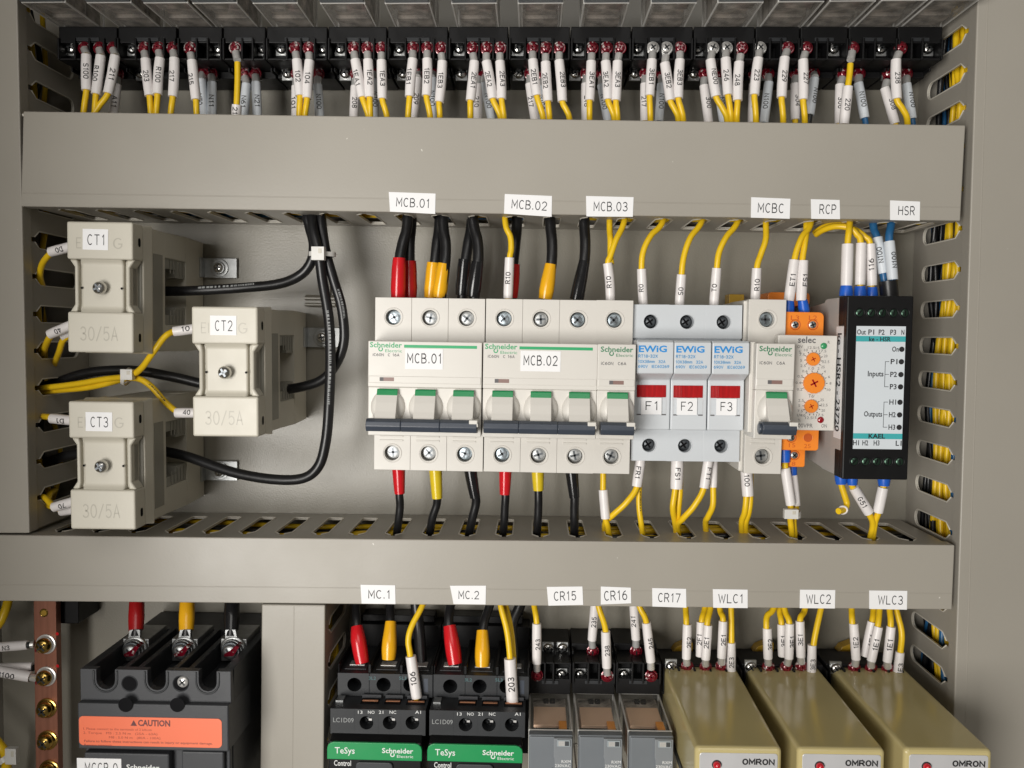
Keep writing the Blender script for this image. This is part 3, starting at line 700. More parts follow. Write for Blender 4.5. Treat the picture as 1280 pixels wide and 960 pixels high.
# rear-row wires: socket, x0 y0 x1 y1, text, colour of tail, lug x or None
REAR = [(0, 146, 106, 141, 150, 'A11', 'yellow_pvc', None), (2, 265, 103, 265, 152, 'N11', 'blue_pvc', 264), (2, 252, 100, 255, 152, 'N70', 'blue_pvc', None), (3, 308, 105, 304, 152, 'N61', 'blue_pvc', 305), (3, 320, 103, 322, 152, 'N21', 'blue_pvc', 319),
 (4, 397, 106, 400, 152, 'N100', 'blue_pvc', None), (4, 370, 108, 370, 152, '101', 'yellow_pvc', None), (5, 444, 108, 442, 152, '208', 'yellow_pvc', None), (5, 468, 100, 468, 152, 'N100', 'blue_pvc', None), (6, 523, 98, 516, 152, '209', 'yellow_pvc', None),
 (6, 541, 98, 541, 152, 'N100', 'blue_pvc', None), (7, 598, 106, 597, 152, '210', 'yellow_pvc', None), (7, 606, 104, 615, 152, 'N100', 'blue_pvc', None), (8, 662, 105, 669, 152, '217', 'yellow_pvc', None),
 (8, 679, 108, 680, 152, 'N100', 'blue_pvc', None), (9, 732, 105, 732, 152, '218', 'yellow_pvc', None), (9, 752, 106, 760, 152, 'N100', 'blue_pvc', None), (10, 806, 105, 806, 152, '217', 'yellow_pvc', None),
 (10, 827, 105, 824, 152, 'N100', 'blue_pvc', None), (11, 880, 107, 886, 154, '300', 'yellow_pvc', None), (11, 898, 108, 905, 154, 'N00', 'blue_pvc', None), (12, 961, 103, 955, 154, 'N100', 'blue_pvc', 960), (12, 942, 105, 940, 154, '302', 'yellow_pvc', None),
 (13, 994, 105, 994, 150, '304', 'yellow_pvc', None), (13, 1018, 98, 1012, 144, 'N100', 'steel_dark', 1017), (14, 1050, 106, 1049, 155, '306', 'yellow_pvc', 1055), (14, 1073, 104, 1081, 148, 'N100', 'blue_pvc', 1074),
 (15, 1106, 110, 1119, 155, '308', 'yellow_pvc', 1111), (15, 1133, 105, 1140, 149, 'N100', 'blue_pvc', 1133)]
rc = {}
for t in REAR: rc.setdefault(t[0], []).append(t)
for s, x0, y0, x1, y1, txt, tail, lx in REAR:
    k = sorted(q[1] for q in rc[s]).index(x0); pw = {1: 'single rear', 2: ['left rear', 'right rear'][min(k, 1)]}[min(2, len(rc[s]))]
    cn = {'yellow_pvc': 'yellow', 'blue_pvc': 'blue', 'steel_dark': 'dark'}[tail]
    w, o = wire([(x0, y0, 31), ((x0+x1)/2, (y0+y1)/2, 32), (x1, y1, 33), (2*x1-lerp(x0, x1, .8), y1+14, 33), (x1, 190, 30)], 1.5, tail,
                f'{cn} wire in white sleeve marked {txt}, {pw} wire under the {ORD[s+1]} top relay', 'rear wires under the top relays')
    sleeve(w, o, U(x0, y0, 31), U(x1, y1, 33), 2.35, txt, 'd', 'sleeve_white' if tail == 'yellow_pvc' else 'sleeve_grey')
    lug(w, o, lx or x0+1, 92, 27.5, lerp(lx or x0, x0, .7), y0-4, True)

# ------------------------------------------------------------------ current transformers
def ct_template():
    r = root('current_transformer', (0, 0, 0), 0.0, None, 'current transformer', 'current transformers on the left')
    mb = MB(); m = 'ct_plastic'
    mb.loft(rounded(-.3, 30.7, -59.8, .3, 1.2), 76, rounded(0, 30.4, -17, 0, .9), 87, m) if False else None
    mb.box(0, 30.4, 76.2, 87, -17, 0, m); mb.box(0, 30.4, 76.2, 87, -59.5, -41, m)
    mb.box(2.4, 28, 76.2, 82.6, -41.02, -16.98, m)
    mb.prismx([(82, -16.5), (86.5, -16.5), (84.6, -18.8), (84.6, -39.2), (86.5, -41.5), (82, -41.5)], 5.4, 25, m)
    for sg, xe, xi in ((1, 0, 5.4), (-1, 30.4, 25)):          # waisted shoulders
        mb.prism([(xe, -16.9), (xe+sg*2.4, -20.5), (xe+sg*2.4, -37.5), (xe, -41.1), (xe+sg*3.6, -41.1), (xe+sg*4.2, -38), (xe+sg*4.2, -20), (xe+sg*3.6, -16.9)] if sg > 0 else
                 [(xe, -16.9), (xe-3.6, -16.9), (xe-4.2, -20), (xe-4.2, -38), (xe-3.6, -41.1), (xe, -41.1), (xe-2.4, -37.5), (xe-2.4, -20.5)], 77, 85.2, m)
    cap = mb.build('terminal_cover', r, 0.9, 3)
    mb = MB()
    mb.text('30/5A', 14.6, -54.2, 87.06, 6.6, 'ct_emboss_shade', width=17.5, al='C', st=.1)
    mb.build('rating_lettering', cap)
    mb = MB(); mb.text('EI', 4.4, -12.2, 87.06, 5.0, 'ct_emboss_shade', width=3.6, st=.1); mb.build('logo_lettering', cap)
    mb = MB(); mb.text('G', 21.4, -12.2, 87.06, 5.0, 'ct_emboss_shade', width=4.4, st=.1); mb.build('logo_lettering', cap)
    for x in (5.9, 29.2-4.8):
        mb = MB(); mb.disc(x, -30, 85.3, .55, 'recess_shade', 10); mb.build('pin_hole', cap)
    for z in (-8.5, -52.5):
        mb = MB(); mb.quad([(30.46, h, z+d) for h, d in ((79, -1.2), (79.6, -2), (81, -2), (81.6, -1.2), (81.6, 1.2), (81, 2), (79.6, 2), (79, 1.2))], 'recess_shade'); mb.build('latch_hole', cap)
    mb = MB(); screw(mb, 15.3, -30, 88, 3.0, 'steel', 'steel_mid', rot=.5, dome=.7); mb.lathe(15.3, -30, [(2.2, 83), (2.2, 87)], 'steel', 14); mb.build('cover_screw', r)
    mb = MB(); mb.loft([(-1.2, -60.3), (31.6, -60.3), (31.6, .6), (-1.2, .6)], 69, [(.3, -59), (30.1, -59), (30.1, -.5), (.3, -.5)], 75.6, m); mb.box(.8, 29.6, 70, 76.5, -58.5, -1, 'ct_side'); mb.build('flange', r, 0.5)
    mb = MB(); b = 'ct_plastic'
    mb.box(.2, 30.2, 52, 68.95, -59.2, -.4, b); mb.box(.2, 30.2, 2, 26, -59.2, -.4, b)
    mb.box(.2, 30.2, 26, 52, -13, -.4, b); mb.box(.2, 30.2, 26, 52, -59.2, -46, b)
    mb.build('body', r, 0.5)
    mb = MB()                                                # stepped lining of the cable window
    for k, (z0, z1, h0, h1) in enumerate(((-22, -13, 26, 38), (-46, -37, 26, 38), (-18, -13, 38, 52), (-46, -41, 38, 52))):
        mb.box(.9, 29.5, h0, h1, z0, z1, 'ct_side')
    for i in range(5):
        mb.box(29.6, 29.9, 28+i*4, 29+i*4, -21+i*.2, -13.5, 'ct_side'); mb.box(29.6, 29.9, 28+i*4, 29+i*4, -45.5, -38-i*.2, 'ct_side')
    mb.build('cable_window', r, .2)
    mb = MB(); mb.prismx([(55, -54), (65.5, -54), (65.5, -12), (55, -12)], 30.0, 30.36, 'ct_side')
    mb.build('rating_plate', r, .1)
    mb = MB(); mb.box(31.2, 49, 1, 2.6, -19.4, -8.6, 'steel_dull'); mb.box(30.2, 31.3, 1, 8, -19.4, -8.6, 'steel_dull')
    mb.lathe(39.5, -14, [(5.0, 2.4), (5.0, 3.4), (4.4, 3.5), (3.4, 3.5), (3.3, 4.4), (2.2, 4.6)], 'steel_dull', 20); screw(mb, 39.5, -14, 5.0, 2.6, 'steel', 'steel_dark', rot=.2)
    mb.build('mounting_tab', r, 0.2)
    return r, cap
ct, ct_cap = ct_template()
def ct_sticker(r, txt, x0, x1, z0, z1, tilt):
    cap = [c for c in r.children if c.name.startswith('terminal_cover')][0]
    mb = MB(); mb.box(x0, x1, 87.02, 87.2, z0, z1, 'paper')
    mb.text(txt, (x0+x1)/2+.2, (z0+z1)/2-2.6, 87.25, 4.9, 'ink', width=(x1-x0)*.66, al='C', space=1.3, st=.095)
    s = mb.build('label_sticker', cap); s.rotation_euler = (0, tilt, 0)
    tag(s, f'white paper sticker printed {txt}')
p1, p2, p3 = U(83, 276.5, 87), U(239, 383, 87), U(85, 501.5, 87)
ct2 = dup(ct, p2, .008, 'grey beige current transformer with sticker CT2, standing right of the other two')
ct3 = dup(ct, p3, .008, 'grey beige current transformer with sticker CT3, lowest of the three')
for _c in ct3.children:
    if _c.name.startswith('mounting_tab'): _c.location.z = -.031
ct.location = (p1[0]/1000, 0, p1[2]/1000); ct.rotation_euler = (0, .012-CSL+.006, 0)
ct['label'] = 'grey beige current transformer with sticker CT1, in the upper left corner'
ct_sticker(ct, 'CT1', 7.6, 19.3, -12.6, -3.2, .012); ct_sticker(ct2, 'CT2', 8.7, 20.8, -12.9, -4.0, .005); ct_sticker(ct3, 'CT3', 8.2, 20.6, -13.6, -4.8, .008)

# bracket between the transformers
p = U(380, 368, 8); r = root('rail_bracket', p, CSL, 'small galvanised bracket on the panel behind the cable bunch above CT2', 'bracket')
mb = MB(); mb.prismx([(0.2, 0), (4, 0), (8, -1.5), (8, -2.6), (5.5, -3), (5.5, -4.6), (8, -5), (8, -6), (3, -6.6), (.2, -6.6)], 0, 17, 'panel_paint'); mb.build('bracket_bar', r, .2)
mb = MB(); mb.box(6, 13, .2, 2, -.2, 9, 'panel_paint'); mb.build('bracket_foot', r, .3)

# ------------------------------------------------------------------ black cables to the transformers
CBL = 'black power cables of the current transformers'
w, o = wire([(205, 364, 36), (240, 363.5, 37), (300, 360, 38), (348, 355, 40), (375, 344, 42), (389, 327, 43), (392, 305, 43), (387, 284, 42), (383, 266, 40), (380, 225, 30)], 2.55, 'black_pvc',
     'black cable entering CT1 from the right, topmost of the three bunched cables', CBL, 'power_cable', 'cable', 9, 14); marks(w, o, [(240, 363.5, 37), (300, 360, 38), (348, 355, 40)], 2.55, .1, .75, 'ink_pale', .5)
w, o = wire([(345, 488, 34), (375, 484, 36), (402, 475, 38), (420, 455, 40), (430, 425, 41), (427, 385, 42), (417, 350, 43), (409, 322, 43), (404, 295, 42), (401, 265, 40), (400, 225, 30)], 2.55, 'black_pvc',
     'black cable looping furthest right down into CT2', CBL, 'power_cable', 'cable', 9, 14); marks(w, o, [(430, 425, 41), (427, 385, 42), (417, 350, 43)], 2.55, .05, .9, 'ink_pale', -.5)
w, o = wire([(205, 564, 36), (235, 571, 38), (290, 590, 42), (340, 599, 45), (378, 598, 47), (398, 583, 48), (407, 553, 48), (411, 510, 48), (413, 450, 47), (411, 400, 46), (403, 350, 46), (399, 320, 47), (392, 290, 45), (390, 265, 41), (388, 225, 30)], 2.6, 'black_pvc',
     'long black cable sweeping down and left into CT3', CBL, 'power_cable', 'cable', 9, 14); marks(w, o, [(411, 510, 48), (413, 450, 47), (411, 400, 46), (403, 350, 46)], 2.6, .05, .8, 'ink_pale', -.2)
w, o = wire([(420, 270, 25), (413, 300, 30), (409, 320, 35), (400, 338, 30), (395, 352, 12)], 1.5, 'black_pvc', 'thin black lead tucked behind the cable tie above CT2', CBL, 'power_cable', 'cable') if False else (None, None)
w, o = wire([(20, 494, 26), (60, 482, 30), (110, 466, 33), (165, 463, 34), (215, 471, 34), (262, 482, 34)], 2.6, 'black_pvc', 'black cable leaving the left duct behind the yellow pair towards CT2', CBL, 'power_cable', 'cable', 9, 14)
w, o = wire([(25, 590, 26), (62, 577, 30), (90, 568, 32), (125, 566, 34)], 2.6, 'black_pvc', 'short black cable leaving the left duct into CT3', CBL, 'power_cable', 'cable', 9, 14)
def tie(head, band, label, grp='nylon cable ties'):
    """head: px rect and heights; band: closed px loop"""
    o = U(head[0], head[1], 0); r = root('cable_tie', o, CSL, label, 'cable tie', grp)
    x0, z1 = LOC(r, head[0], head[1], head[5]); x1, z0 = LOC(r, head[2], head[3], head[5])
    mb = MB(); mb.box(x0, x1, head[4], head[5], z0, z1, 'nylon'); mb.box(lerp(x0, x1, .55), lerp(x0, x1, .8), head[5]-.1, head[5]+.15, lerp(z0, z1, .5), lerp(z0, z1, .85), 'ct_plastic'); mb.build('tie_head', r, .9, 3)
    cx, cz = LOC(r, band[0], band[1], band[2]); rx, rh, hw = band[3:6]
    mb = MB(); n = 28; a = band[6]; v = []
    for i in range(n):
        t = 6.2832*i/n
        for rr, zz in ((1, -hw), (1, hw), (.9, hw), (.9, -hw)):
            u, hh = rr*rx*math.cos(t), rr*rh*math.sin(t)
            v.append((cx+u*math.cos(a)-zz*math.sin(a), band[2]+hh, cz+u*math.sin(a)+zz*math.cos(a)))
    mb.add(v, [(i*4+k, i*4+(k+1) % 4, ((i+1) % n)*4+(k+1) % 4, ((i+1) % n)*4+k) for i in range(n) for k in range(4)], 'nylon', True)
    mb.build('tie_strap', r)
tie((389, 308, 405, 325, 49, 53), (403, 318, 44.5, 6.8, 5.4, 1.1, -.02), 'white nylon tie bunching the black cables under the upper duct')

# ------------------------------------------------------------------ yellow transformer leads
CTW = 'yellow leads of the current transformers'
def ctwire(pts, sl, txt, label, way='r', m='sleeve_white'):
    w, o = wire(pts, 1.55, 'yellow_pvc', label, CTW)
    if sl: sleeve(w, o, U(*sl[0]), U(*sl[1]), 2.45, txt, way, m, twist=.2)
    return w, o
ctwire([(92, 307, 60), (72, 312, 59), (62, 318, 57), (53, 330, 53), (50, 345, 48), (53, 362, 40), (45, 380, 25)], ((63, 315, 58), (92, 307.5, 60)), 'D0', 'yellow lead curling from the upper left of CT1 into the left duct', 'l')
ctwire([(92, 408, 60), (72, 415, 59), (62, 422, 57), (56, 435, 48), (50, 450, 30)], ((62, 418, 58), (90, 406, 60)), '40', 'front yellow lead at the lower left of CT1', 'l')
ctwire([(97, 416, 52), (80, 424, 52), (74, 440, 46), (66, 460, 30)], ((78, 421, 52), (97, 413, 52)), '', 'rear yellow lead at the lower left of CT1', 'l')
ctwire([(250, 410, 61), (236, 411.8, 61.8), (219, 414, 63), (206, 421, 66.5), (191, 441, 67), (176, 461, 61), (160, 470, 56), (130, 474, 52), (95, 480, 48), (54, 485, 42), (20, 488, 30)], ((217, 414.5, 63), (250, 410, 61)), '10', 'yellow lead rising from the tied pair to the upper left of CT2', 'r')
w, o = ctwire([(252, 517, 60), (226, 516, 59), (208, 504, 58), (190, 484, 57), (175, 474, 56), (158, 473, 53), (135, 479, 51), (105, 485, 47), (60, 489, 40), (22, 494, 30)], ((220, 516, 59), (252, 516, 60)), '40', 'yellow lead falling from the tied pair to the lower left of CT2', 'r')
marks(w, o, [(208, 504, 58), (190, 484, 57), (175, 474, 56)], 1.55, .05, .98, 'ink', -.5)
tie((150, 461.5, 165, 475, 58, 61.5), (159, 471, 55, 4.6, 4.4, .9, 1.2), 'white nylon tie around two yellow leads between CT1 and CT3')
ctwire([(95, 526, 60), (72, 523, 59), (60, 521, 55), (48, 520, 40)], ((64, 523, 58), (95, 526, 60)), 'D1', 'yellow lead in white sleeve at the upper left of CT3', 'l')
ctwire([(95, 628, 60), (72, 633, 59), (64, 630, 56), (56, 622, 50), (46, 620, 35)], ((67, 634, 58), (95, 626, 60)), '70', 'front yellow lead at the lower left of CT3', 'l')
ctwire([(97, 637, 52), (80, 639, 51), (70, 634, 49), (60, 631, 45), (62, 618, 38), (69, 612, 28)], ((76, 639, 52), (97, 636, 53)), '', 'rear yellow lead at the lower left of CT3', 'l')

# ------------------------------------------------------------------ miniature circuit breakers
def mcb(n, px, py, slope, sticker, tiny, label, hand=True):
    r = root('circuit_breaker', U(px, py, 55), slope, label, 'circuit breaker', 'white miniature circuit breakers')
    w = 18.0*n; m = 'white_plastic'
    mb = MB()
    for i in range(n):
        a, b = 18*i+.04, 18*i+17.96
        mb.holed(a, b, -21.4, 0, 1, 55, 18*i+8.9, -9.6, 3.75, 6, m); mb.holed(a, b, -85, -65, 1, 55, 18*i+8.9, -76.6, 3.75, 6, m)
        for zc in (-9.6, -76.6): mb.ring(18*i+9.0, zc, 55, 4.55, .34, m)
        for zc in (-68.2, -70.2): mb.box(18*i+2.8, 18*i+14.4, 54.5, 55.45, zc-.45, zc+.35, m)
    mb.box(.06, w-.06, 1, 54, -65.1, -21.3, m)
    mb.build('housing', r, .3)
    mb = MB(); mb.box(0, w-.2, 54, 72, -42.9, -21.2, m); mb.box(.05, w-.25, 54, 71.4, -66, -42.95, m)
    mb.box(.3, w-.5, 71.5, 72.25, -39.2-1.9, -37.6, m)
    front = mb.build('front_cover', r, .35)
    mb = MB(); hh = 72.06
    if n > 1:
        schneider(mb, .8, -24.2, hh, 15.2, 'green_print', 'green_print'); mb.rect(17, w-2.6, -24.2, -22.8, hh, 'green_print')
        mb.text(tiny, 2.2, -28.4, hh, 1.4, 'ink_grey', width=12.6, st=.16)
    else:
        schneider(mb, 1.3, -24.8, hh, 15.2, 'green_dark', 'green_dark'); mb.text(tiny, 1.6, -31, hh, 1.5, 'ink_grey', width=11.8, st=.16)
    x = 5.6
    mb.rect(x, x+6.8, -40.1, -38.3, 72.3, 'red_slot'); mb.rect(x, x+1.8, -40.1, -38.3, 72.33, 'ink_grey')
    mb.build('lettering', front)
    for i in range(n):
        c = 18*i+9.5
        mb = MB(); mb.lathe(c, -52.5, [(8.3, 71.0), (8.0, 72.3), (7.0, 73.6), (5, 74.6), (2, 75)], m, 26, rz=1.06)
        mb.build('toggle_collar', front)
        mb = MB()
        prof = [(70, -44.2), (73.6, -44.2), (74.4, -46.6), (76.5, -50), (78.6, -54), (80.6, -57.2), (80.6, -62), (72, -64)]
        mb.prismx(prof, c-4.9, c+4.9, m)
        mb.prismx([(73.65, -44.1), (74.5, -46.7), (74.1, -46.8), (73.2, -44.1)], c-4.9, c+4.9, 'green_stripe')
        mb.prismx([(73.0, -43.6), (73.7, -44.15), (73.0, -44.3)], c-4.9, c+4.9, 'green_stripe')
        mb.build('toggle', r, .25)
        for zc in (-9.6, -76.6):
            mb = MB(); screw(mb, 18*i+8.9, zc, 51.4, 3.45, random.choice(['steel_blue', 'steel_dull', 'steel_dull']), 'steel_mid', rot=random.uniform(0, 1.5), dome=.1); mb.build('terminal_screw', r)
    mb = MB()
    ends = [1.2]+[18*i-.6 for i in range(1, n)]+[w-1.4]
    for a, b in zip(ends, ends[1:]):
        mb.prismx([(74.5, -57.4), (81.5, -57.0), (83.6, -58.2), (84, -60.4), (82.8, -62.8), (75, -63.6)], a+.02, b-.02, 'slate_plastic', False)
    if not hand: mb.tube([(0.2, 79, -60.3), (1.4, 79, -60.3)], 2.6, 'slate_plastic', 14)
    mb.build('handle_bar', r, .35, 2)
    mb = MB(); mb.box(w-5, w-1.2, 78, 84.2, -58.6, -56.8, m); mb.box(w-2.3, w-.9, 76, 83.6, -60, -57, m); mb.build('handle_stop', r, .2)
    mb = MB()
    for i in range(n): mb.box(18*i+1.5, 18*i+6, 4, 10, -.5, 1.8, 'clip_yellow')
    mb.build('rail_clip', r, .2)
    if sticker:
        mb = MB(); mb.box(sticker[1], sticker[2], 72.08, 72.22, sticker[3], sticker[4], 'paper')
        mb.text(sticker[0], (sticker[1]+sticker[2])/2, (sticker[3]+sticker[4])/2-2.1, 72.28, 4.8, 'ink', width=15.9, al='C', space=1.2, st=.11)
        s = mb.build('label_sticker', front); tag(s, f'white paper sticker printed {sticker[0]}')
    return r
mcb(3, 469, 371.5, .0165, ('MCB.01', 17.6, 35.4, -34.2, -24.6), 'iC60N  C 16A', 'white three pole breaker with sticker MCB.01, leftmost on the rail')
mcb(3, 607.6, 373.3, .0165, ('MCB.02', 17.6, 36.4, -34.4, -24.8), 'iC60N  C 16A', 'white three pole breaker with sticker MCB.02, second on the rail')
mcb(1, 745.6, 375, .0165, None, 'iC60N  C6A', 'white single pole breaker between MCB.02 and the first red-windowed fuse holder')
mcb(1, 936.5, 374, .0165, None, 'iC60N  C6A', 'white single pole breaker under the MCBC sticker, right of the fuse holders', False)
# spacer flange seen left of the last breaker
# ------------------------------------------------------------------ fuse holders
def fuse(px, py, slope, label, grp):
    r = root('fuse_holder', U(px, py, 52), slope, label, 'fuse holder', grp); m = 'cool_plastic'
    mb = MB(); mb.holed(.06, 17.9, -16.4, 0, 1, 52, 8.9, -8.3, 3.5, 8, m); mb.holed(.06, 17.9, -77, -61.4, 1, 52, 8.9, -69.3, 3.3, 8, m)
    mb.box(.08, 17.88, 1, 50, -61.5, -16.3, m)
    for z in (-8.3, -69.3): mb.ring(8.9, z, 52, 3.6, .22, m)
    mb.build('housing', r, .35)
    mb = MB(); mb.prismx([(49, -17.4), (67.5, -17.4), (69, -18.4), (69, -33), (60.2, -36.4), (60.2, -60.6), (49, -60.6)], .3, 17.65, m)
    c = mb.build('fuse_carrier', r, .5)
    mb = MB(); hh = 69.07
    mb.text('EWiG', 1.2, -22.9, hh, 2.9, 'blue_print', width=13.2, bold=.03)
    mb.text('RT18-32X', 1.0, -25.7, hh, 1.6, 'blue_print_pale', width=9.2, st=.2); mb.text('10X38mm  32A', 1.0, -28.2, hh, 1.5, 'blue_print_pale', width=12.8, st=.2); mb.text('690V  IEC60269', 1.0, -30.5, hh, 1.5, 'blue_print_pale', width=14.6, st=.2)
    mb.build('lettering', c)
    mb = MB(); mb.box(1.5, 15.6, 60, 60.7, -44.9, -39, 'red_window')
    for i in range(5): mb.box(2.2+i*.7, 2.5+i*.7, 60.5, 60.85, -44.7, -39.2, 'red_window')
    mb.build('indicator_window', r, .15)
    mb = MB()
    for x0, x1 in ((1.6, 3.6), (13.6, 15.8)): mb.box(x0, x1, 60.1, 60.32, -53.6, -53, 'ink_grey')
    mb.box(1.6, 1.8, 60.1, 60.3, -53, -45.5, 'silver_plate'); mb.box(15.6, 15.8, 60.1, 60.3, -53, -45.5, 'silver_plate')
    mb.build('label_slot', c)
    for z in (-8.3, -69.3):
        mb = MB(); screw(mb, 8.9, z, 47.5, 2.9, 'steel_mid', 'recess_shade', rot=.6, dome=.3); mb.build('terminal_screw', r)
    return r
FG = 'fuse holders with red windows'
F1 = fuse(791, 380.5, .006, 'pale grey fuse holder with red window and sticker F1', FG)
F2 = dup(F1, U(836.2, 381, 52), .006, 'pale grey fuse holder with red window and sticker F2'); F3 = dup(F1, U(882, 381.3, 52), .006, 'pale grey fuse holder with red window and sticker F3')
for r, t, x in ((F1, 'F1', 3.7), (F2, 'F2', 3.1), (F3, 'F3', 4.2)):
    c = [k for k in r.children if k.name.startswith('fuse_carrier')][0]
    mb = MB(); mb.box(x, x+9.8, 60.8, 61.0, -53.2, -45.1, 'paper'); mb.text(t, x+4.9, -51.2, 61.05, 4.4, 'ink', width=5.6, al='C', space=1.25, st=.1)
    tag(mb.build('label_sticker', c), f'white paper sticker printed {t}')
# end stop between F3 and the next breaker
r = root('end_stop', U(929, 376, 50), .0165, 'off-white end stop wedged between sticker F3 fuse holder and single pole breaker', 'end stop')
mb = MB(); mb.box(.3, 2.9, 1, 50, -84, 0, 'white_plastic'); mb.build('stop_plate', r, .3)
mb = MB(); mb.box(.2, 2.6, 50.1, 66, -63, -20, 'white_plastic'); mb.text('RT18', .9, -58, 66.05, 1.2, 'ink_grey', rot=1.5708) if False else None; mb.build('stop_nose', r, .3)
mb = MB(); mb.box(1, 9, 4, 14, -1, 5, 'clip_yellow'); mb.build('rail_clip', r, .3)

# ------------------------------------------------------------------ phase relay with orange terminals
r = root('phase_relay', U(983, 390, 52), .0165, 'white phase relay with orange dials and orange terminal blocks', 'relay'); Lr = lambda x, y, h: LOC(r, x, y, h)
def pxbox(mb, r, x0, y0, x1, y1, h0, h1, m):
    a, b = LOC(r, x0, y0, h1), LOC(r, x1, y1, h1); mb.box(a[0], b[0], h0, h1, b[1], a[1], m)
def pxround(mb, r, x0, y0, x1, y1, h0, h1, m, rad):
    a, b = LOC(r, x0, y0, h1), LOC(r, x1, y1, h1); mb.prism(rounded(min(a[0], b[0]), max(a[0], b[0]), min(a[1], b[1]), max(a[1], b[1]), rad), h0, h1, m)
mb = MB(); pxround(mb, r, 972, 389.5, 1029, 428, 4, 52, 'orange_plastic', 2.5); tb = mb.build('terminal_block', r, .4)
mb = MB(); x, z = Lr(988.5, 400, 52); mb.text('L3', x, z, 52.06, 2.2, 'orange_deep', width=4); x, z = Lr(1011, 400, 52); mb.text('L2', x, z, 52.06, 2.2, 'orange_deep', width=4); mb.build('lettering', tb)
for px in (994, 1016):
    mb = MB(); x, z = Lr(px, 406, 52); mb.ring(x, z, 52, 2.4, .25, 'orange_deep'); screw(mb, x, z, 51.6, 2.2, 'steel_dull', 'steel_dark', rot=.4); mb.build('terminal_screw', r)
mb = MB(); pxround(mb, r, 970, 530, 1023, 563.5, 4, 52, 'orange_plastic', 1.5); tb = mb.build('terminal_block', r, .4)
mb = MB(); x, z = Lr(986, 559, 52); mb.text('15', x, z, 52.06, 2, 'orange_deep', width=3.2); x, z = Lr(1005, 560, 52); mb.text('25', x, z, 52.06, 2, 'orange_deep', width=3.2); mb.build('lettering', tb)
mb = MB(); x, z = Lr(1010, 547, 52); mb.disc(x, z, 52.05, 2.2, 'orange_deep'); mb.ring(x, z, 52, 2.3, .2, 'orange_plastic'); mb.build('terminal_hole', r)  # no real hole: deeper orange disc paints its shaded inside
mb = MB(); pxround(mb, r, 972, 556, 1006, 584, 4, 47, 'orange_plastic', 1); tb = mb.build('lower_terminal_block', r, .4)
mb = MB(); x, z = Lr(986, 582, 47); mb.text('18', x, z, 47.06, 2, 'orange_deep', width=3.2); mb.build('lettering', tb)
for px, py, h in ((989, 547, 52), (993, 569, 47)):
    mb = MB(); x, z = Lr(px, py, h); mb.ring(x, z, h, 2.3, .25, 'orange_deep'); screw(mb, x, z, h-.3, 2.1, 'steel_dull', 'steel_dark', rot=.8); mb.build('terminal_screw', r)
mb = MB(); pxround(mb, r, 960, 365, 1012, 383, 3, 22, 'orange_plastic', 2); mb.build('rail_foot', r, .4)
mb = MB(); pxbox(mb, r, 974, 421, 1039, 537, 4, 57, 'white_plastic'); mb.build('body', r, .4)
mb = MB(); pxbox(mb, r, 973, 418.5, 1042.5, 538.5, 57.05, 63, 'white_plastic'); fp = mb.build('front_plate', r, .4)
hh = 63.06; mb = MB()
def ptxt(t, px, py, cap, m='ink', width=None, al='C', bold=0.0, h=None):
    x, z = Lr(px, py, hh); mb.text(t, x, z, hh, cap, m, width=width, al=al, bold=bold)
ptxt('selec', 1008.5, 428.5, 2.9, 'ink_grey', 8.4, bold=.02); ptxt('R', 1036, 429.5, 1.3, 'ink_grey'); ptxt('600VPR', 1005, 534.5, 1.9, 'ink_grey', 8.2); ptxt('ON', 1030, 534.5, 1.7, 'ink_grey', 2.6); ptxt('Tdr', 1014.5, 497, 1.5, 'ink_grey', 3)
ptxt('UV', 999.5, 520.5, 1.3, 'ink_grey'); ptxt('%', 999, 527, 1.3, 'ink_grey'); ptxt('OV', 1000, 435, 1.3, 'ink_grey'); ptxt('%', 1000, 441.5, 1.3, 'ink_grey')
def dial(px, py, rad, labs, a0, a1, rt):
    global mb
    x, z = Lr(px, py, hh)
    for i, t in enumerate(labs):
        a = math.radians(lerp(a0, a1, i/(len(labs)-1))); c, q = math.cos(a), math.sin(a)
        w = .16; p = [(x+c*(rad+.4)-q*w, z+q*(rad+.4)+c*w), (x+c*(rad+1.2)-q*w, z+q*(rad+1.2)+c*w), (x+c*(rad+1.2)+q*w, z+q*(rad+1.2)-c*w), (x+c*(rad+.4)+q*w, z+q*(rad+.4)-c*w)]
        mb.quad([(u, hh, v) for u, v in p], 'ink')
        mb.text(t, x+c*rt, z+q*rt*.95-.6, hh, 1.2, 'ink_grey', al='C', width=.85*len(t))
dial(1017, 449, 3.2, ['2.5', '5', '7.5', '10', '12.5', '15', '17.5', '20', '22.5', '25'], 215, -40, 5.9)
dial(1018, 479, 5.0, ['0.2', '0.4', '0.5', '0.6', '1.0', '2', '4', '6', '8', '10'], 205, -25, 7.6)
dial(1014.5, 508, 3.2, ['2.5', '5', '7.5', '10', '12.5', '15', '17.5', '20', '22.5', '25'], 150, 395, 5.9)
mb.build('lettering', fp)
for px, py, rad in ((1017, 449, 3.1), (1018, 479, 4.9), (1014.5, 508, 3.1)):
    mb = MB(); x, z = Lr(px, py, 64.5)
    n = 32; mb.prism([(x+(rad+(.15 if i % 2 else -.1))*math.cos(6.2832*i/n), z+(rad+(.15 if i % 2 else -.1))*math.sin(6.2832*i/n)) for i in range(n)], 62, 64.5, 'orange_plastic')
    for a in (.5, .5+1.5708):
        c, q = math.cos(a), math.sin(a); L, w = rad*.42, rad*.10
        mb.prism([(x+u*L*c-v*w*q, z+u*L*q+v*w*c) for u, v in ((-1, -1), (1, -1), (1, 1), (-1, 1))], 64, 64.56, 'darkred_boot')  # dark red cross painted for the shaded slot of the knob
    mb.build('dial_knob', r, .15, 1)
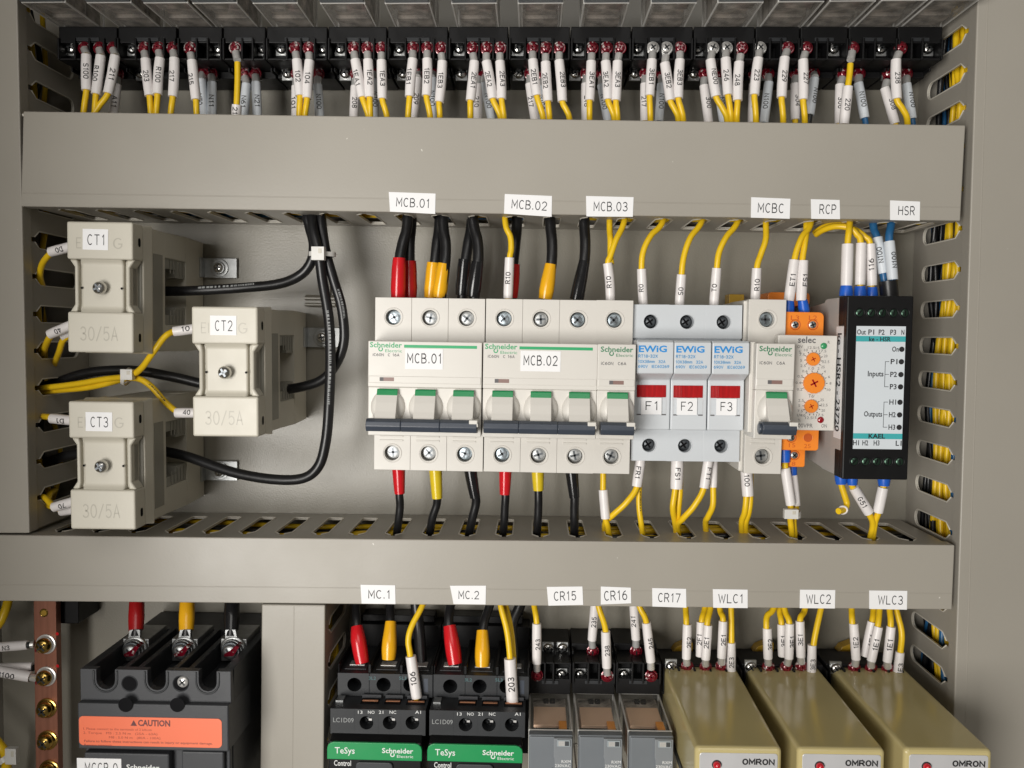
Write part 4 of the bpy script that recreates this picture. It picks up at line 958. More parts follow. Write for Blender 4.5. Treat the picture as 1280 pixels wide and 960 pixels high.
for px, py, m in ((1030, 432.5, 'led_green'), (1026, 525, 'led_red')):
    mb = MB(); x, z = Lr(px, py, 63.5); mb.lathe(x, z, [(1.55, 62.8), (1.5, 63.4), (.8, 63.9), (.2, 64)], m, 16); mb.build('indicator_lamp', r)

# ------------------------------------------------------------------ phase sequence relay with teal bands
r = root('monitoring_relay', U(1060, 369.5, 72), .009, 'black monitoring relay with pale front panel and teal bands, rightmost on the rail', 'relay'); Lr = lambda x, y, h: LOC(r, x, y, h)
xl, zt = Lr(1060, 369.5, 72); xr, _ = Lr(1142.5, 370.5, 72); _, zb = Lr(1056, 599, 72)
mb = MB(); mb.prismx([(42, zt-.3), (70, zt-.3), (70, zb+.3), (42, zb+.3), (40, zb+.8), (14, zb+2.5), (4, zb+2.5), (4, zt-3.5), (14, zt-3.5), (38, zt-2), (40, zt-.6)], xl+.4, xr-.4, 'hsr_side')
mb.build('body', r, .4)
mb = MB(); mb.box(xl-.2, xr, 68, 72, zb, zt, 'black_plastic')
mb.box(xl, xr, 60, 68, zt-14, zt+.05, 'black_plastic'); mb.box(xl, xr, 60, 68, zb-.05, zb+13, 'black_plastic')
fc = mb.build('front_cap', r, .6)
pa = Lr(1070.8, 407.5, 72.2); pb = Lr(1132.5, 407.5, 72.2); pc = Lr(1065.5, 561, 72.2)
mb = MB(); X0, X1, Z1, Z0 = pa[0], pb[0], pa[1], pc[1]; wd = X1-X0; ht = Z1-Z0
mb.box(X0, X1, 71.9, 72.15, Z0, Z1, 'hsr_panel')
mb.box(X0, X1, 72.1, 72.2, Z1-ht*.125, Z1-ht*.08, 'teal_band'); mb.box(X0, X1, 72.1, 72.2, Z0+ht*.083, Z0+ht*.128, 'teal_band')
hh = 72.26
for t, fx in (('Out', .10), ('P1', .30), ('P2', .51), ('P3', .745), ('N', .94)): mb.text(t, X0+wd*fx, Z1-ht*.068, hh, 2.3, 'ink', al='C', width=1.35*len(t), bold=.015)
for t, fx in (('H1', .06), ('H2', .25), ('H3', .48), ('L1', .93)): mb.text(t, X0+wd*fx, Z0+ht*.03, hh, 2.3, 'ink', al='C', width=1.35*len(t), bold=.015)
mb.text('ke - HSR', X0+wd*.48, Z1-ht*.122, hh, 2.0, 'ink', al='C', width=wd*.44, bold=.02); mb.text('KAEL', X0+wd*.48, Z0+ht*.088, hh, 2.1, 'ink', al='C', width=wd*.34, bold=.03)
for t, fy, fx in (('On', .185, .87), ('P1', .286, .85), ('P2', .39, .85), ('P3', .49, .85), ('H1', .615, .85), ('H2', .718, .85), ('H3', .82, .85)):
    zc = Z1-ht*fy; mb.disc(X0+wd*.93, zc, hh, 1.25, 'ink', 16); mb.text(t, X0+wd*fx, zc-1.1, hh, 2.3, 'ink', al='R', width=3.1, bold=.015)
for fa, fb, fc_, t in ((.286, .39, .49, 'Inputs'), (.615, .718, .82, 'Outputs')):
    xb = X0+wd*.60; za, zm, zc = [Z1-ht*f for f in (fa, fb, fc_)]
    mb.rect(xb, xb+.22, zc, za, hh, 'ink')
    for zz in (za, zm, zc): mb.rect(xb, xb+wd*.085, zz-.11, zz+.11, hh, 'ink')
    mb.text(t, X0+wd*.575, zm-.9, hh, 2.4, 'ink', al='R', width=1.2*len(t), bold=.015)
mb.build('front_panel', r)
for py, xs in ((391, (1074.5, 1089, 1103, 1117, 1131)), (577, (1068, 1082, 1096, 1110, 1124.5))):
    for k, px in enumerate(xs):
        mb = MB(); x, z = Lr(px, py+.009*(px-1100), 72); mb.ring(x, z, 72, 2.2, .2, 'black_plastic'); mb.disc(x, z, 72.05, 2.2, 'recess_shade'); screw(mb, x, z, 71.9, 1.9, 'screw_green', 'recess_shade', 'slot', rot=.9+.2*k, dome=.3); mb.build('terminal_screw', r)
mb = MB()                                                     # serial label on the left flank
zs1, zs0 = Lr(1058, 408, 66)[1], Lr(1054, 549, 66)[1]
mb.quad([(xl+.33, 57, zs0), (xl+.33, 67.6, zs0), (xl+.33, 67.6, zs1), (xl+.33, 57, zs1)], 'paper')
mb.text_on(lambda u, v: (xl+.28, 60.3+v, (zs0+zs1)/2-u), 'ke - HSR2 - 23720', 0, -1.2, 5.2, 'ink', width=(zs1-zs0)*.88, bold=.015)
tag(mb.build('serial_label', r), 'white serial label lettered up the flank')

# ------------------------------------------------------------------ cables above the breakers
BG = 'booted black cables on top of the breakers'
def booted(pts, bpts, rad, m, label, r=2.7, grp=BG, m2='black_pvc', name='booted_cable'):
    w, o = wire(pts, r, m2, label, grp, name, 'cable', 7, 12)
    boot(w, o, bpts, rad, m); return w, o
B3 = [3.3, 3.55, 3.5, 3.6, 3.2]
booted([(516, 240, 34), (514, 282, 36), (512, 305, 38), (512, 335, 39), (513, 380, 38)], [(512, 326, 39), (513, 372, 38)], B3, 'darkred_boot', 'black cable with dark red boot, rear right of the pair on MCB.01')
booted([(510, 240, 40), (509, 282, 42), (503, 305, 44), (499, 330, 46), (498, 380, 45)], [(499, 322, 46), (497.5, 372, 45)], [3.1, 3.6, 3.7, 3.8, 3.5], 'red_boot', 'black cable with bright red boot, front left of the pair on MCB.01')
booted([(551, 240, 34), (549, 284, 36), (546, 305, 38), (543, 335, 39), (538, 380, 38)], [(542, 328, 39), (538, 372, 38)], B3, 'yellow_boot', 'black cable with amber boot, rear left of the pair on MCB.01')
booted([(554, 240, 40), (554, 282, 42), (557, 305, 44), (556, 332, 46), (550, 380, 45)], [(555, 329, 46), (549, 372, 45)], [2.9, 3.4, 3.5, 3.7, 3.3], 'yellow_boot', 'black cable with amber boot, front right of the pair on MCB.01')
booted([(592, 240, 34), (589, 284, 36), (585, 305, 38), (581, 335, 39), (577, 380, 38)], [(581, 324, 39), (577, 369, 38)], B3, 'black_boot', 'black cable with glossy black boot, rear left of the pair on MCB.01')
booted([(588, 240, 40), (592, 280, 42), (597, 303, 44), (597.5, 330, 46), (592, 380, 45)], [(597, 327, 46), (591, 371, 45)], [2.9, 3.3, 3.5, 3.7, 3.2], 'black_boot', 'black cable with glossy black boot, front right of the pair on MCB.01')
booted([(646, 240, 34), (646, 282, 36), (644, 305, 38), (641, 335, 39), (639, 380, 38)], [(642, 330, 39), (638.5, 372, 38)], [3.2, 3.6, 3.7, 3.7, 3.5], 'red_boot', 'black cable with red boot behind the R10 sleeve on MCB.02')
booted([(687, 240, 38), (688, 280, 41), (690, 305, 43), (689, 332, 44), (682, 380, 44)], [(688.5, 330, 44), (681.5, 374, 44)], [2.9, 3.3, 3.7, 3.8, 3.4], 'yellow_boot', 'black cable with single amber boot on MCB.02')
booted([(730, 240, 38), (730.5, 282, 41), (731.5, 305, 43), (730, 330, 44), (722, 380, 44)], [(730.5, 326, 44), (720, 375, 44)], [2.8, 3.0, 3.3, 3.4, 3.3], 'black_boot', 'black cable with single black boot on MCB.02')
YG = 'yellow wires above the breakers'
def marked(pts, sl, txt, label, grp, way='u', r=1.55, sr=2.4, m='yellow_pvc', ms='sleeve_white', bend=0.0, twist=None, cap=2.5):
    w, o = wire(pts, r, m, label, grp)
    if sl: sleeve(w, o, U(*sl[0]), U(*sl[1]), sr, txt, way, ms, bend=bend, twist=twist, cap=cap)
    return w, o
marked([(630, 240, 42), (632, 280, 46), (638, 296, 47), (639, 312, 48), (637, 325, 48), (635, 374, 47)], ((637, 322, 48), (635, 373, 47)), 'R10', 'yellow wire with white sleeve R10 in front of the red boot', YG)
marked([(762, 240, 40), (762, 284, 42), (763, 300, 44), (763, 320, 45), (764, 330, 46)], None, '', 'short rear yellow wire beside the curved one above the single pole breaker', YG)
marked([(785, 240, 42), (780, 278, 44), (770, 300, 46), (763, 320, 47), (760, 332, 47), (763, 380, 46)], ((759.5, 329, 47), (763, 376, 46)), 'R10', 'curved yellow wire with white sleeve R10 above the breaker next to F1', YG, bend=.4)
marked([(836, 240, 38), (828, 278, 42), (814, 294, 44), (804.5, 313, 45), (802, 336, 45), (804, 386, 43)], ((802, 336, 45), (804, 383, 43)), 'R0', 'yellow wire with white sleeve R0 above fuse holder F1', YG)
marked([(884, 240, 38), (877, 277, 42), (863, 297, 44), (855, 320, 45), (852, 343, 45), (849, 386, 43)], ((852, 343, 45), (849, 384, 43)), 'S0', 'yellow wire with white sleeve S0 above fuse holder F2', YG)
marked([(928, 240, 38), (922, 277, 42), (908, 296, 44), (899, 315, 45), (896, 336, 45), (892, 386, 43)], ((896, 335, 45), (892, 384, 43)), 'T0', 'yellow wire with white sleeve T0 above fuse holder F3', YG)
marked([(957, 240, 38), (957.5, 281, 42), (957, 300, 44), (951, 318, 45), (946, 336, 46), (944, 380, 44)], ((946, 335, 46), (944, 376, 44)), 'R10', 'yellow wire with white sleeve R10 under the MCBC sticker', YG)
def ferrule(w, o, a, b, r=2.6, m='blue_ferrule'):
    mb = MB(); A, B = U(*a), U(*b); mb.tube([A, A.lerp(B, .5), B], [r*.86, r, r*1.02], m, 14); mb.build('ferrule', w, o=o)
w, o = marked([(1016, 240, 38), (1013, 280, 43), (1002, 297, 45), (994, 320, 46), (990, 350, 46), (986, 385, 45)], ((993, 325, 46), (986, 376, 46)), 'ET1', 'yellow wire with sleeve ET1, left of the pair on the orange relay', YG, sr=2.55); ferrule(w, o, (986.5, 374, 45.5), (986, 392, 45))
w, o = marked([(1008, 240, 38), (1008, 285, 43), (1006, 305, 45), (1003, 325, 46), (1002, 350, 47), (1005, 385, 46)], ((1004, 326, 46), (1001.5, 376, 47)), 'FS1', 'yellow wire with sleeve FS1, right of the pair on the orange relay', YG, sr=2.55); ferrule(w, o, (1003, 375, 47), (1005.5, 390, 46))
w, o = marked([(1064, 240, 42), (1062.5, 276, 50), (1061, 290, 53), (1059.5, 308, 54), (1058, 370, 54)], ((1059.5, 305, 54), (1058, 358, 54)), '', 'yellow wire with blank white sleeve, leftmost on the black monitoring relay', YG, sr=2.75); ferrule(w, o, (1058, 357, 54), (1057.5, 370, 54), 3.1)
w, o = marked([(1020, 293, 36), (1030, 287, 42), (1045, 283, 47), (1062, 285, 50), (1071, 293, 51), (1076, 306, 52), (1075, 370, 52)], ((1076.5, 304, 52), (1075, 356, 52)), '', 'arching yellow wire with blank white sleeve, second on the black monitoring relay', YG, sr=2.5); ferrule(w, o, (1075, 358, 52), (1075, 370, 52), 3.0)
w, o = marked([(1018, 291, 34), (1032, 283, 40), (1050, 281, 46), (1068, 287, 48), (1081, 296, 49), (1088, 308, 50), (1090, 370, 50)], ((1087.5, 305, 50), (1090, 357, 50)), '116', 'arching yellow wire with white sleeve 116 on the black monitoring relay', YG, sr=2.5); ferrule(w, o, (1090, 359, 50), (1090, 370, 50), 2.7)
w, o = marked([(1088, 240, 40), (1092, 284, 44), (1096, 297, 46), (1104, 342, 48), (1106, 356, 48), (1107, 372, 48)], ((1096.5, 297, 46), (1104, 342, 48)), 'N100', 'dark blue wire with sleeve N100, left of the blue pair on the monitoring relay', 'blue wires of the monitoring relay', m='blue_pvc', ms='sleeve_grey', r=1.9, sr=2.6)
mb = MB(); mb.tube([U(1110, 351, 52), U(1112, 372, 52)], [4.3, 4.4], 'black_pvc', 14); mb.build('shrink_tube', w, o=o)
w, o = marked([(1117, 240, 42), (1114, 280, 48), (1111.5, 300, 50), (1116, 350, 52), (1117, 372, 52)], ((1111.5, 302, 50), (1116, 350, 52)), 'N100', 'bright blue wire with sleeve N100, right of the blue pair on the monitoring relay', 'blue wires of the monitoring relay', m='blue_pvc', ms='sleeve_grey', r=1.9, sr=2.6)

# ------------------------------------------------------------------ cables below the breakers
BG2 = 'booted black cables under the breakers'
LB = [3.35, 3.2, 2.95, 2.6]
booted([(498, 575, 46), (499, 615, 46), (500, 632, 45), (498, 652, 43), (493, 690, 36)], [(498, 580, 46), (499.5, 617, 46)], LB, 'red_boot', 'black cable with red boot under the left pole of MCB.01', 2.05, BG2)
booted([(544, 575, 46), (546, 615, 46), (546, 630, 45), (540, 650, 43), (534, 690, 36)], [(544, 580, 46), (546.5, 623, 46)], LB, 'lemon_boot', 'black cable with yellow boot under the middle pole of MCB.01', 2.05, BG2)
booted([(588, 575, 46), (593, 612, 46), (595, 628, 45), (590, 650, 43), (582, 690, 36)], [(587, 580, 46), (590, 600, 46), (594, 622, 46)], LB, 'black_boot', 'black cable with black boot under the right pole of MCB.01', 2.2, BG2)
booted([(632, 575, 46), (632, 615, 46), (631, 635, 45), (630, 655, 43), (626, 690, 36)], [(632, 580, 46), (631, 618, 46)], LB, 'red_boot', 'black cable with red boot under the left pole of MCB.02', 2.05, BG2)
booted([(672, 575, 46), (673, 615, 46), (673, 635, 45), (672, 655, 43), (670, 690, 36)], [(672, 580, 46), (673, 613, 46)], LB, 'lemon_boot', 'black cable with yellow boot under the middle pole of MCB.02', 2.05, BG2)
booted([(714, 575, 46), (718, 615, 46), (718, 635, 45), (718, 655, 43), (718, 690, 36)], [(713.5, 580, 46), (718, 622, 46)], LB, 'black_boot', 'black cable with black boot under the right pole of MCB.02', 2.2, BG2)
YG2 = 'yellow wires below the breakers'
marked([(754, 575, 46), (754, 600, 46), (754, 614, 46), (756.5, 646, 46), (760, 660, 44), (764, 690, 36)], ((754, 612, 46), (757, 648, 46)), '', 'yellow wire with low blank sleeve under the breaker next to F1', YG2, 'd')
marked([(760.5, 575, 42), (761, 612, 42), (761, 640, 42), (763, 690, 36)], None, '', 'rear yellow wire under the breaker next to F1', YG2) if False else None
marked([(800, 570, 46), (797, 606, 47), (784, 627, 48), (767, 643, 46), (757, 653, 42), (756, 668, 34), (757, 690, 28)], ((801, 572, 46), (796, 608, 47)), 'FR1', 'yellow wire with sleeve FR1 slanting left from fuse holder F1', YG2, 'd', sr=2.6)
w, o = marked([(803, 575, 43), (799, 612, 44), (799, 635, 45), (802, 658, 44), (806, 690, 36)], None, '', 'straight yellow wire behind sleeve FR1 under fuse holder F1', YG2, r=1.45); marks(w, o, [(799, 612, 44), (799, 635, 45), (802, 658, 44)], 1.45, .05, .95, 'ink', .3)
marked([(846, 570, 46), (844, 610, 47), (841, 635, 47), (844, 655, 41), (848, 690, 30)], ((847, 572, 46), (845.5, 611, 47)), 'FS1', 'yellow wire with sleeve FS1, left of the pair under fuse holder F2', YG2, 'd', sr=3.1)
marked([(850, 575, 44), (850, 612, 45), (848, 637, 44), (847, 657, 40), (850, 690, 30)], None, '', 'right yellow wire of the pair under fuse holder F2', YG2)
marked([(885, 570, 48), (880, 609, 49), (868, 632, 49), (854, 648, 46), (847, 658, 40), (847, 690, 28)], ((886, 572, 48), (880, 610, 49)), 'FT1', 'yellow wire with sleeve FT1 slanting left from fuse holder F3', YG2, 'd', sr=2.4)
marked([(891, 570, 44), (891.5, 609, 45), (891, 632, 45), (885, 646, 42), (882, 655, 37), (885, 690, 28)], ((892, 572, 44), (891.5, 609, 45)), '', 'yellow wire with blank sleeve on the right under fuse holder F3', YG2, 'd', sr=2.0)
marked([(933, 580, 46), (933, 618, 47), (931, 640, 46), (927, 655, 41), (929, 690, 30)], ((932.5, 580, 46), (935, 620, 47)), '100', 'yellow wire with sleeve 100, left of the pair under the MCBC breaker', YG2, 'd', sr=2.9)
marked([(938, 582, 45), (938, 620, 45.5), (936, 640, 45), (932, 657, 40), (935, 690, 29)], None, '', 'right yellow wire of the pair under the MCBC breaker', YG2)
w, o = marked([(981, 572, 47), (982, 588, 48), (988, 630, 48), (988, 648, 47), (990, 668, 44), (992, 695, 36)], ((981.5, 585, 48), (988.5, 631, 48)), '', 'yellow wire with blank white sleeve, front of the pair under the orange relay', YG2, 'd', sr=2.45); ferrule(w, o, (981, 578, 47.5), (980.5, 562, 47), 2.9)
w, o = marked([(990, 580, 42), (992, 600, 43), (995, 632, 44), (992, 650, 44), (993, 670, 42), (990, 695, 34)], ((991, 594, 43), (995, 632, 44)), '', 'yellow wire with blank sleeve, rear of the pair under the orange relay', YG2, 'd', sr=2.3); ferrule(w, o, (991, 596, 43), (990, 582, 42), 2.3)
tie((981, 637, 998, 649, 50, 53), (990, 643, 47, 4.4, 3.8, 1.5, .05), 'grey white nylon tie on the wires under the orange relay')
w, o = marked([(1051, 600, 54), (1052, 607, 54), (1056, 620, 54), (1058.5, 630, 54), (1055, 637, 56), (1048, 639, 59)], None, '', 'cut yellow wire curling to a bare end under the monitoring relay', YG2); ferrule(w, o, (1051.5, 605, 54), (1051, 594, 54), 2.9)
mb = MB(); c = U(1053.5, 637.5, 57); q = []; n = 16
for i in range(n): q.append((c[0]+2.1*math.cos(6.2832*i/n), 57, c[2]+1.8*math.sin(6.2832*i/n)))
mb.tube_closed(q, .5, 'sleeve_white'); mb.build('marker_ring', w, o=o)
w, o = marked([(1065, 602, 54), (1066, 609, 54), (1086, 642, 52), (1091, 655, 50), (1088, 672, 46), (1084, 695, 36)], ((1067, 609, 54), (1086, 641, 52)), 'G51', 'yellow wire with slanting sleeve G51 under the monitoring relay', YG2, 'd', sr=2.5); ferrule(w, o, (1065.5, 606, 54), (1065, 594, 54), 2.7)
w, o = marked([(1104, 602, 54), (1104, 609, 54), (1098, 640, 52), (1094, 652, 50), (1091, 672, 46), (1089, 695, 36)], ((1104, 609, 54), (1097.5, 640, 52)), '', 'yellow wire with blank white sleeve, rightmost under the monitoring relay', YG2, 'd', sr=2.5); ferrule(w, o, (1105, 607, 54), (1105, 594, 54), 3.0)

# ------------------------------------------------------------------ lower left: copper bar and moulded case breaker
r = root('earth_busbar', U(42, 752, 30), CSL, 'copper busbar with brass screws in the lower left corner', 'busbar')
a, b = LOC(r, 41.5, 740, 32), LOC(r, 69.5, 740, 32); c, d = LOC(r, 45, 1000, 32), LOC(r, 73.5, 1000, 32)
mb = MB(); mb.prism([c, d, b, a], 27, 32, 'copper'); mb.build('copper_bar', r, .4)
mb = MB(); x, z = LOC(r, 55, 766, 32); mb.disc(x, z, 32.06, 2.1, 'brass'); mb.disc(x, z, 32.1, 1.5, 'clip_yellow'); mb.ring(x, z, 32, 2.1, .25, 'brass'); mb.build('threaded_hole', r)
mb = MB(); pxbox(mb, r, 42, 745, 98, 780, 1, 24, 'black_plastic'); mb.build('insulator', r, .6)
for i, (px, py, mk) in enumerate(((53, 808, 1), (53.5, 848.5, 1), (54, 888.5, 0), (55, 929, 0), (57, 966, 0))):
    mb = MB(); x, z = LOC(r, px, py, 36)
    mb.lathe(x, z, [(5.3, 32), (5.3, 33), (4.9, 33.1), (4.6, 33.2), (4.4, 33.9), (4.0, 34.2)], 'tin' if mk else 'brass', 22); mb.lathe(x, z, [(4.0, 34), (4.0, 36), (3.2, 37.2), (1.5, 37.7)], 'brass', 20)
    s = .55; 
    for ang in (.7, 2.27): mb.prism([(x+u*2.6*math.cos(ang)-v*.45*math.sin(ang), z+u*2.6*math.sin(ang)+v*.45*math.cos(ang)) for u, v in ((-1, -1), (1, -1), (1, 1), (-1, 1))], 37, 37.75, 'steel_dark')  # dark cross painted where the brass slot lies in shade
    if mk:
        mb.prism([(x-3.4+.4*math.cos(k), z-2+1.2*math.sin(k)) for k in (0, 1, 2, 3, 4, 5)], 34.5, 36.6, 'red_mark_full')
        mb.disc(x+5.8, z+5.5, 32.05, .9, 'red_boot', 9)
    mb.build('bar_screw', r)
EG = 'earth wires on the copper busbar'
w, o = wire([(38, 806, 34), (5, 808, 35), (-40, 812, 36)], 1.8, 'steel_dark', 'wire in plain white sleeve on the upper brass screw of the copper bar', EG); sleeve(w, o, U(-14, 810, 35), U(35, 806, 34), 2.5, 'N3', 'r', 'sleeve_white', twist=0)
mb = MB(); mb.tube([U(33, 806, 34), U(42, 805.5, 33)], [1.9, 1.9], 'tin', 10); mb.build('ring_lug', w, o=o)
w, o = wire([(38, 848, 35), (5, 842, 36), (-40, 836, 37)], 1.8, 'steel_dark', 'wire in white sleeve marked N100 on the copper bar', EG); sleeve(w, o, U(-18, 836, 37), U(38, 846, 35), 2.9, 'N100', 'r', 'sleeve_white', twist=-.1, cap=3)
mb = MB(); mb.tube([U(36, 846, 35), U(45, 848, 33)], [2, 2], 'tin', 10); mb.build('ring_lug', w, o=o)
w, o = wire([(42, 835, 30), (5, 836, 31), (-40, 832, 32)], 1.8, 'steel_dark', 'rear wire in plain white sleeve behind the N100 wire on the copper bar', EG); sleeve(w, o, U(-10, 835, 31), U(41, 833, 30), 2.3, '', 'r')
wire([(14, 735, 20), (6, 765, 26), (-6, 785, 28), (-30, 800, 30)], 2.4, 'yellow_pvc', 'yellow wire bending out of sight above the copper bar', EG)
wire([(-30, 900, 26), (0, 932, 28), (8, 950, 26), (5, 1000, 24)], 2.6, 'yellow_pvc', 'yellow wire at the bottom left of the copper bar', EG)
tie((6, 936, 20, 956, 30, 33), (6, 948, 27, 4.2, 4, 1.4, .6), 'white nylon tie on the yellow wire at the bottom left')

r = root('main_breaker', U(100, 836, 88), .009, 'dark grey moulded case breaker with orange caution sticker', 'circuit breaker'); m = 'charcoal_plastic'
Lr = lambda x, y, h: LOC(r, x, y, h)
x0, z0 = Lr(100, 836, 88); x1, _ = Lr(288.5, 836, 88); _, zb = Lr(100, 878, 88)
def xx(px, y=850): return Lr(px, y, 88)[0]
no = [(120.5, 143.5), (184.5, 207), (248.5, 270.5)]; zn = Lr(100, 861, 88)[1]
poly = [(x0, zb), (x1, zb), (x1, z0)]
for a, b in reversed(no):
    a, b = xx(a), xx(b); rr = (b-a)/2; poly.append((b, z0)); 
    for k in range(9):
        t = math.radians(-180*k/8); poly.append((a+rr+rr*math.cos(t), zn+rr+rr*math.sin(t)*1.0 if True else 0))
    poly.append((a, z0))
poly.append((x0, z0))
mb = MB(); mb.prism(poly, 84, 88, m)
for a, b in no:                                          # raised rims of the U openings
    a, b = xx(a)-1.2, xx(b)+1.2; rr = (b-a)/2
    pts = [(a, 88, z0-.5)]+[(a+rr-rr*math.cos(math.radians(180*k/10)), 88, zn+rr-1.2-rr*math.sin(math.radians(180*k/10))) for k in range(11)]+[(b, 88, z0-.5)]
    mb.tube(pts, .55, 'dark_plastic', 6)
walls = [(x0, xx(112)), (xx(150), xx(175)), (xx(213), xx(239)), (xx(277), x1)]
for i, (a, b) in enumerate(walls):
    if i in (0, 3): mb.box(a, b, 30, 84, zb, z0, 'dark_plastic')
    else:
        mb.box(a, a+2.6, 30, 84, zb, z0, 'dark_plastic'); mb.box(b-2.6, b, 30, 84, zb, z0, 'dark_plastic'); mb.box(a+2.6, b-2.6, 30, 84, zb, z0-4, 'black_plastic')
mb.box(x0+1, x1-1, 2, 30, zb-60, z0-.6, 'dark_plastic')
mb.box(x0+.6, x1-.6, 30, 83.9, zb-60, zb+5.5, 'dark_plastic')
mb.build('terminal_housing', r, .6)
mb = MB()
for k, px in enumerate((162, 226)):
    x, z = Lr(px, 854.5, 88); mb.disc(x, z, 88.08, 3.5, 'recess_shade', 22); mb.ring(x, z, 88, 3.6, .3, 'dark_plastic')
    x, z = Lr(px-.5, 877, 88.4); mb.disc(x, z, 92.1, 3.4, 'recess_shade', 20)
mb.build('screw_hole', r)  # flat black discs, the shade of the holes painted on
mb = MB(); x, z = Lr(228, 853, 89); screw(mb, x, z, 88.6, 2.6, 'tin', 'steel_dark', rot=.7); mb.build('housing_screw', r)
mb = MB(); a, b = Lr(96.5, 878.5, 91.5), Lr(286, 940, 91.5); mb.box(a[0], b[0], 60, 91.5, b[1], a[1], m)
c = Lr(286, 1010, 91.5); mb.box(a[0]+1, b[0]-1, 60, 87, c[1], b[1], m)
d = Lr(210, 942, 93); mb.box(a[0]+3, d[0], 87, 92, c[1], b[1]-1.5, m); mb.box(d[0]+5, b[0]-3, 87, 90, c[1], b[1]-1, m)
fc = mb.build('front_cover', r, .7)
mb = MB(); a, b = Lr(98.5, 895, 91.7), Lr(277.5, 935, 91.7)
mb.prism(rounded(a[0], b[0], b[1], a[1], 2), 91.45, 91.75, 'caution_orange'); w_ = b[0]-a[0]; hh = 91.8
mb.text('CAUTION', a[0]+w_*.415, a[1]-4.0, hh, 2.7, 'caution_ink', width=w_*.225, bold=.03)
tx = a[0]+w_*.385; mb.quad([(tx-1.5, hh, a[1]-4.1), (tx+1.5, hh, a[1]-4.1), (tx, hh, a[1]-1.4)], 'caution_ink')
for k, (fx, t, fw) in enumerate(((.03, '1. Please connect to the terminals of 2 kA/cm', .48), (.03, '2. Torque   M5 : 2.5 N m   (25A - 63A)', .52), (.21, 'M8 : 5.0 N m   (80A - 100A)', .36), (.035, 'Failure to follow these instructions can result in injury or equipment damage.', .90), (.035, 'Remove terminals.', .20))):
    mb.text(t, a[0]+w_*fx, a[1]-6.4-1.95*k, hh, 1.05, 'caution_ink_soft' if k < 3 else 'caution_ink', width=w_*fw)
tag(mb.build('caution_sticker', fc), 'orange sticker headed CAUTION')
mb = MB(); a = Lr(96, 947.5, 92.3); b = Lr(151.5, 949, 92.3); c = Lr(96, 985, 92.3); mb.box(a[0], b[0], 92.05, 92.3, c[1], a[1], 'paper'); mb.text('MCCB.0', (a[0]+b[0])/2+1, a[1]-7.2, 92.35, 5.2, 'ink', width=(b[0]-a[0])*.74, al='C', space=1.2, st=.1)
tag(mb.build('label_sticker', fc), 'white paper sticker with its print cut off by the frame')
mb = MB(); x, z = Lr(158, 962, 92.1); schneider(mb, x, z, 92.1, 15.5, 'ink_white', 'ink_white'); mb.build('lettering', fc)
MG = 'thick booted cables of the main breaker'
for px, nm, bm_, txt in ((164, 'dark red', 'red_boot', 'left'), (226, 'amber', 'yellow_boot', 'middle'), (288, 'black', 'black_boot', 'right')):
    k = (px-226)/62; bx = px+ (6 if px < 200 else 7 if px < 250 else 1)
    w, o = wire([(bx+1, 715, 38), (bx+1, 750, 44), (bx+1, 780, 50), (bx, 795, 52)], 2.6, 'black_pvc', f'{nm} booted thick cable on the {txt} terminal of the main breaker', MG, 'booted_cable', 'cable', 7, 12)
    boot(w, o, [(bx+2, 712, 38), (bx+1, 755, 45), (bx, 788, 51)], [3.1, 3.2, 3.8, 4.0, 3.6], 'darkred_boot' if px == 164 else bm_)
    mb = MB(); a = U(bx, 786, 52); b = U(px+2, 812, 54); mb.prism([(a[0]-2.6, a[2]), (a[0]+2.6, a[2]), (b[0]+3.4, b[2]), (b[0]-3.4, b[2])], 51, 53.4, 'steel_dull'); mb.build('cable_lug', w, o=o)
    x, z = Lr(px-1, 815, 58); mb = MB()
    mb.lathe(x, z, [(6.4, 52), (6.4, 53.2), (6.1, 53.6), (5.3, 53.8), (5.3, 55.4), (5.0, 55.7)], 'steel_dull', 24); mb.lathe(x, z, [(4.9, 55.6), (4.4, 57)], 'steel_mid', 24); screw(mb, x, z, 58.6, 3.6, 'steel_dull', 'steel_mid', rot=.6, dome=.3)
    x2, z2 = x+2.6, z+1.5; mb.prism([(x2-4, z2-2.6), (x2+.5, z2-2.2), (x2+3.4, z2+2.4), (x2+1.6, z2+3), (x2-1, z2+.6), (x2-4.2, z2-1.4)], 55.5, 61.5, 'red_mark')
    mb.build('terminal_bolt', r)
    mb = MB(); mb.box(x-6.6, x+6.6, 30.2, 52, z-7, z+4.5, 'steel_dull'); mb.build('terminal_pad', r, .3)

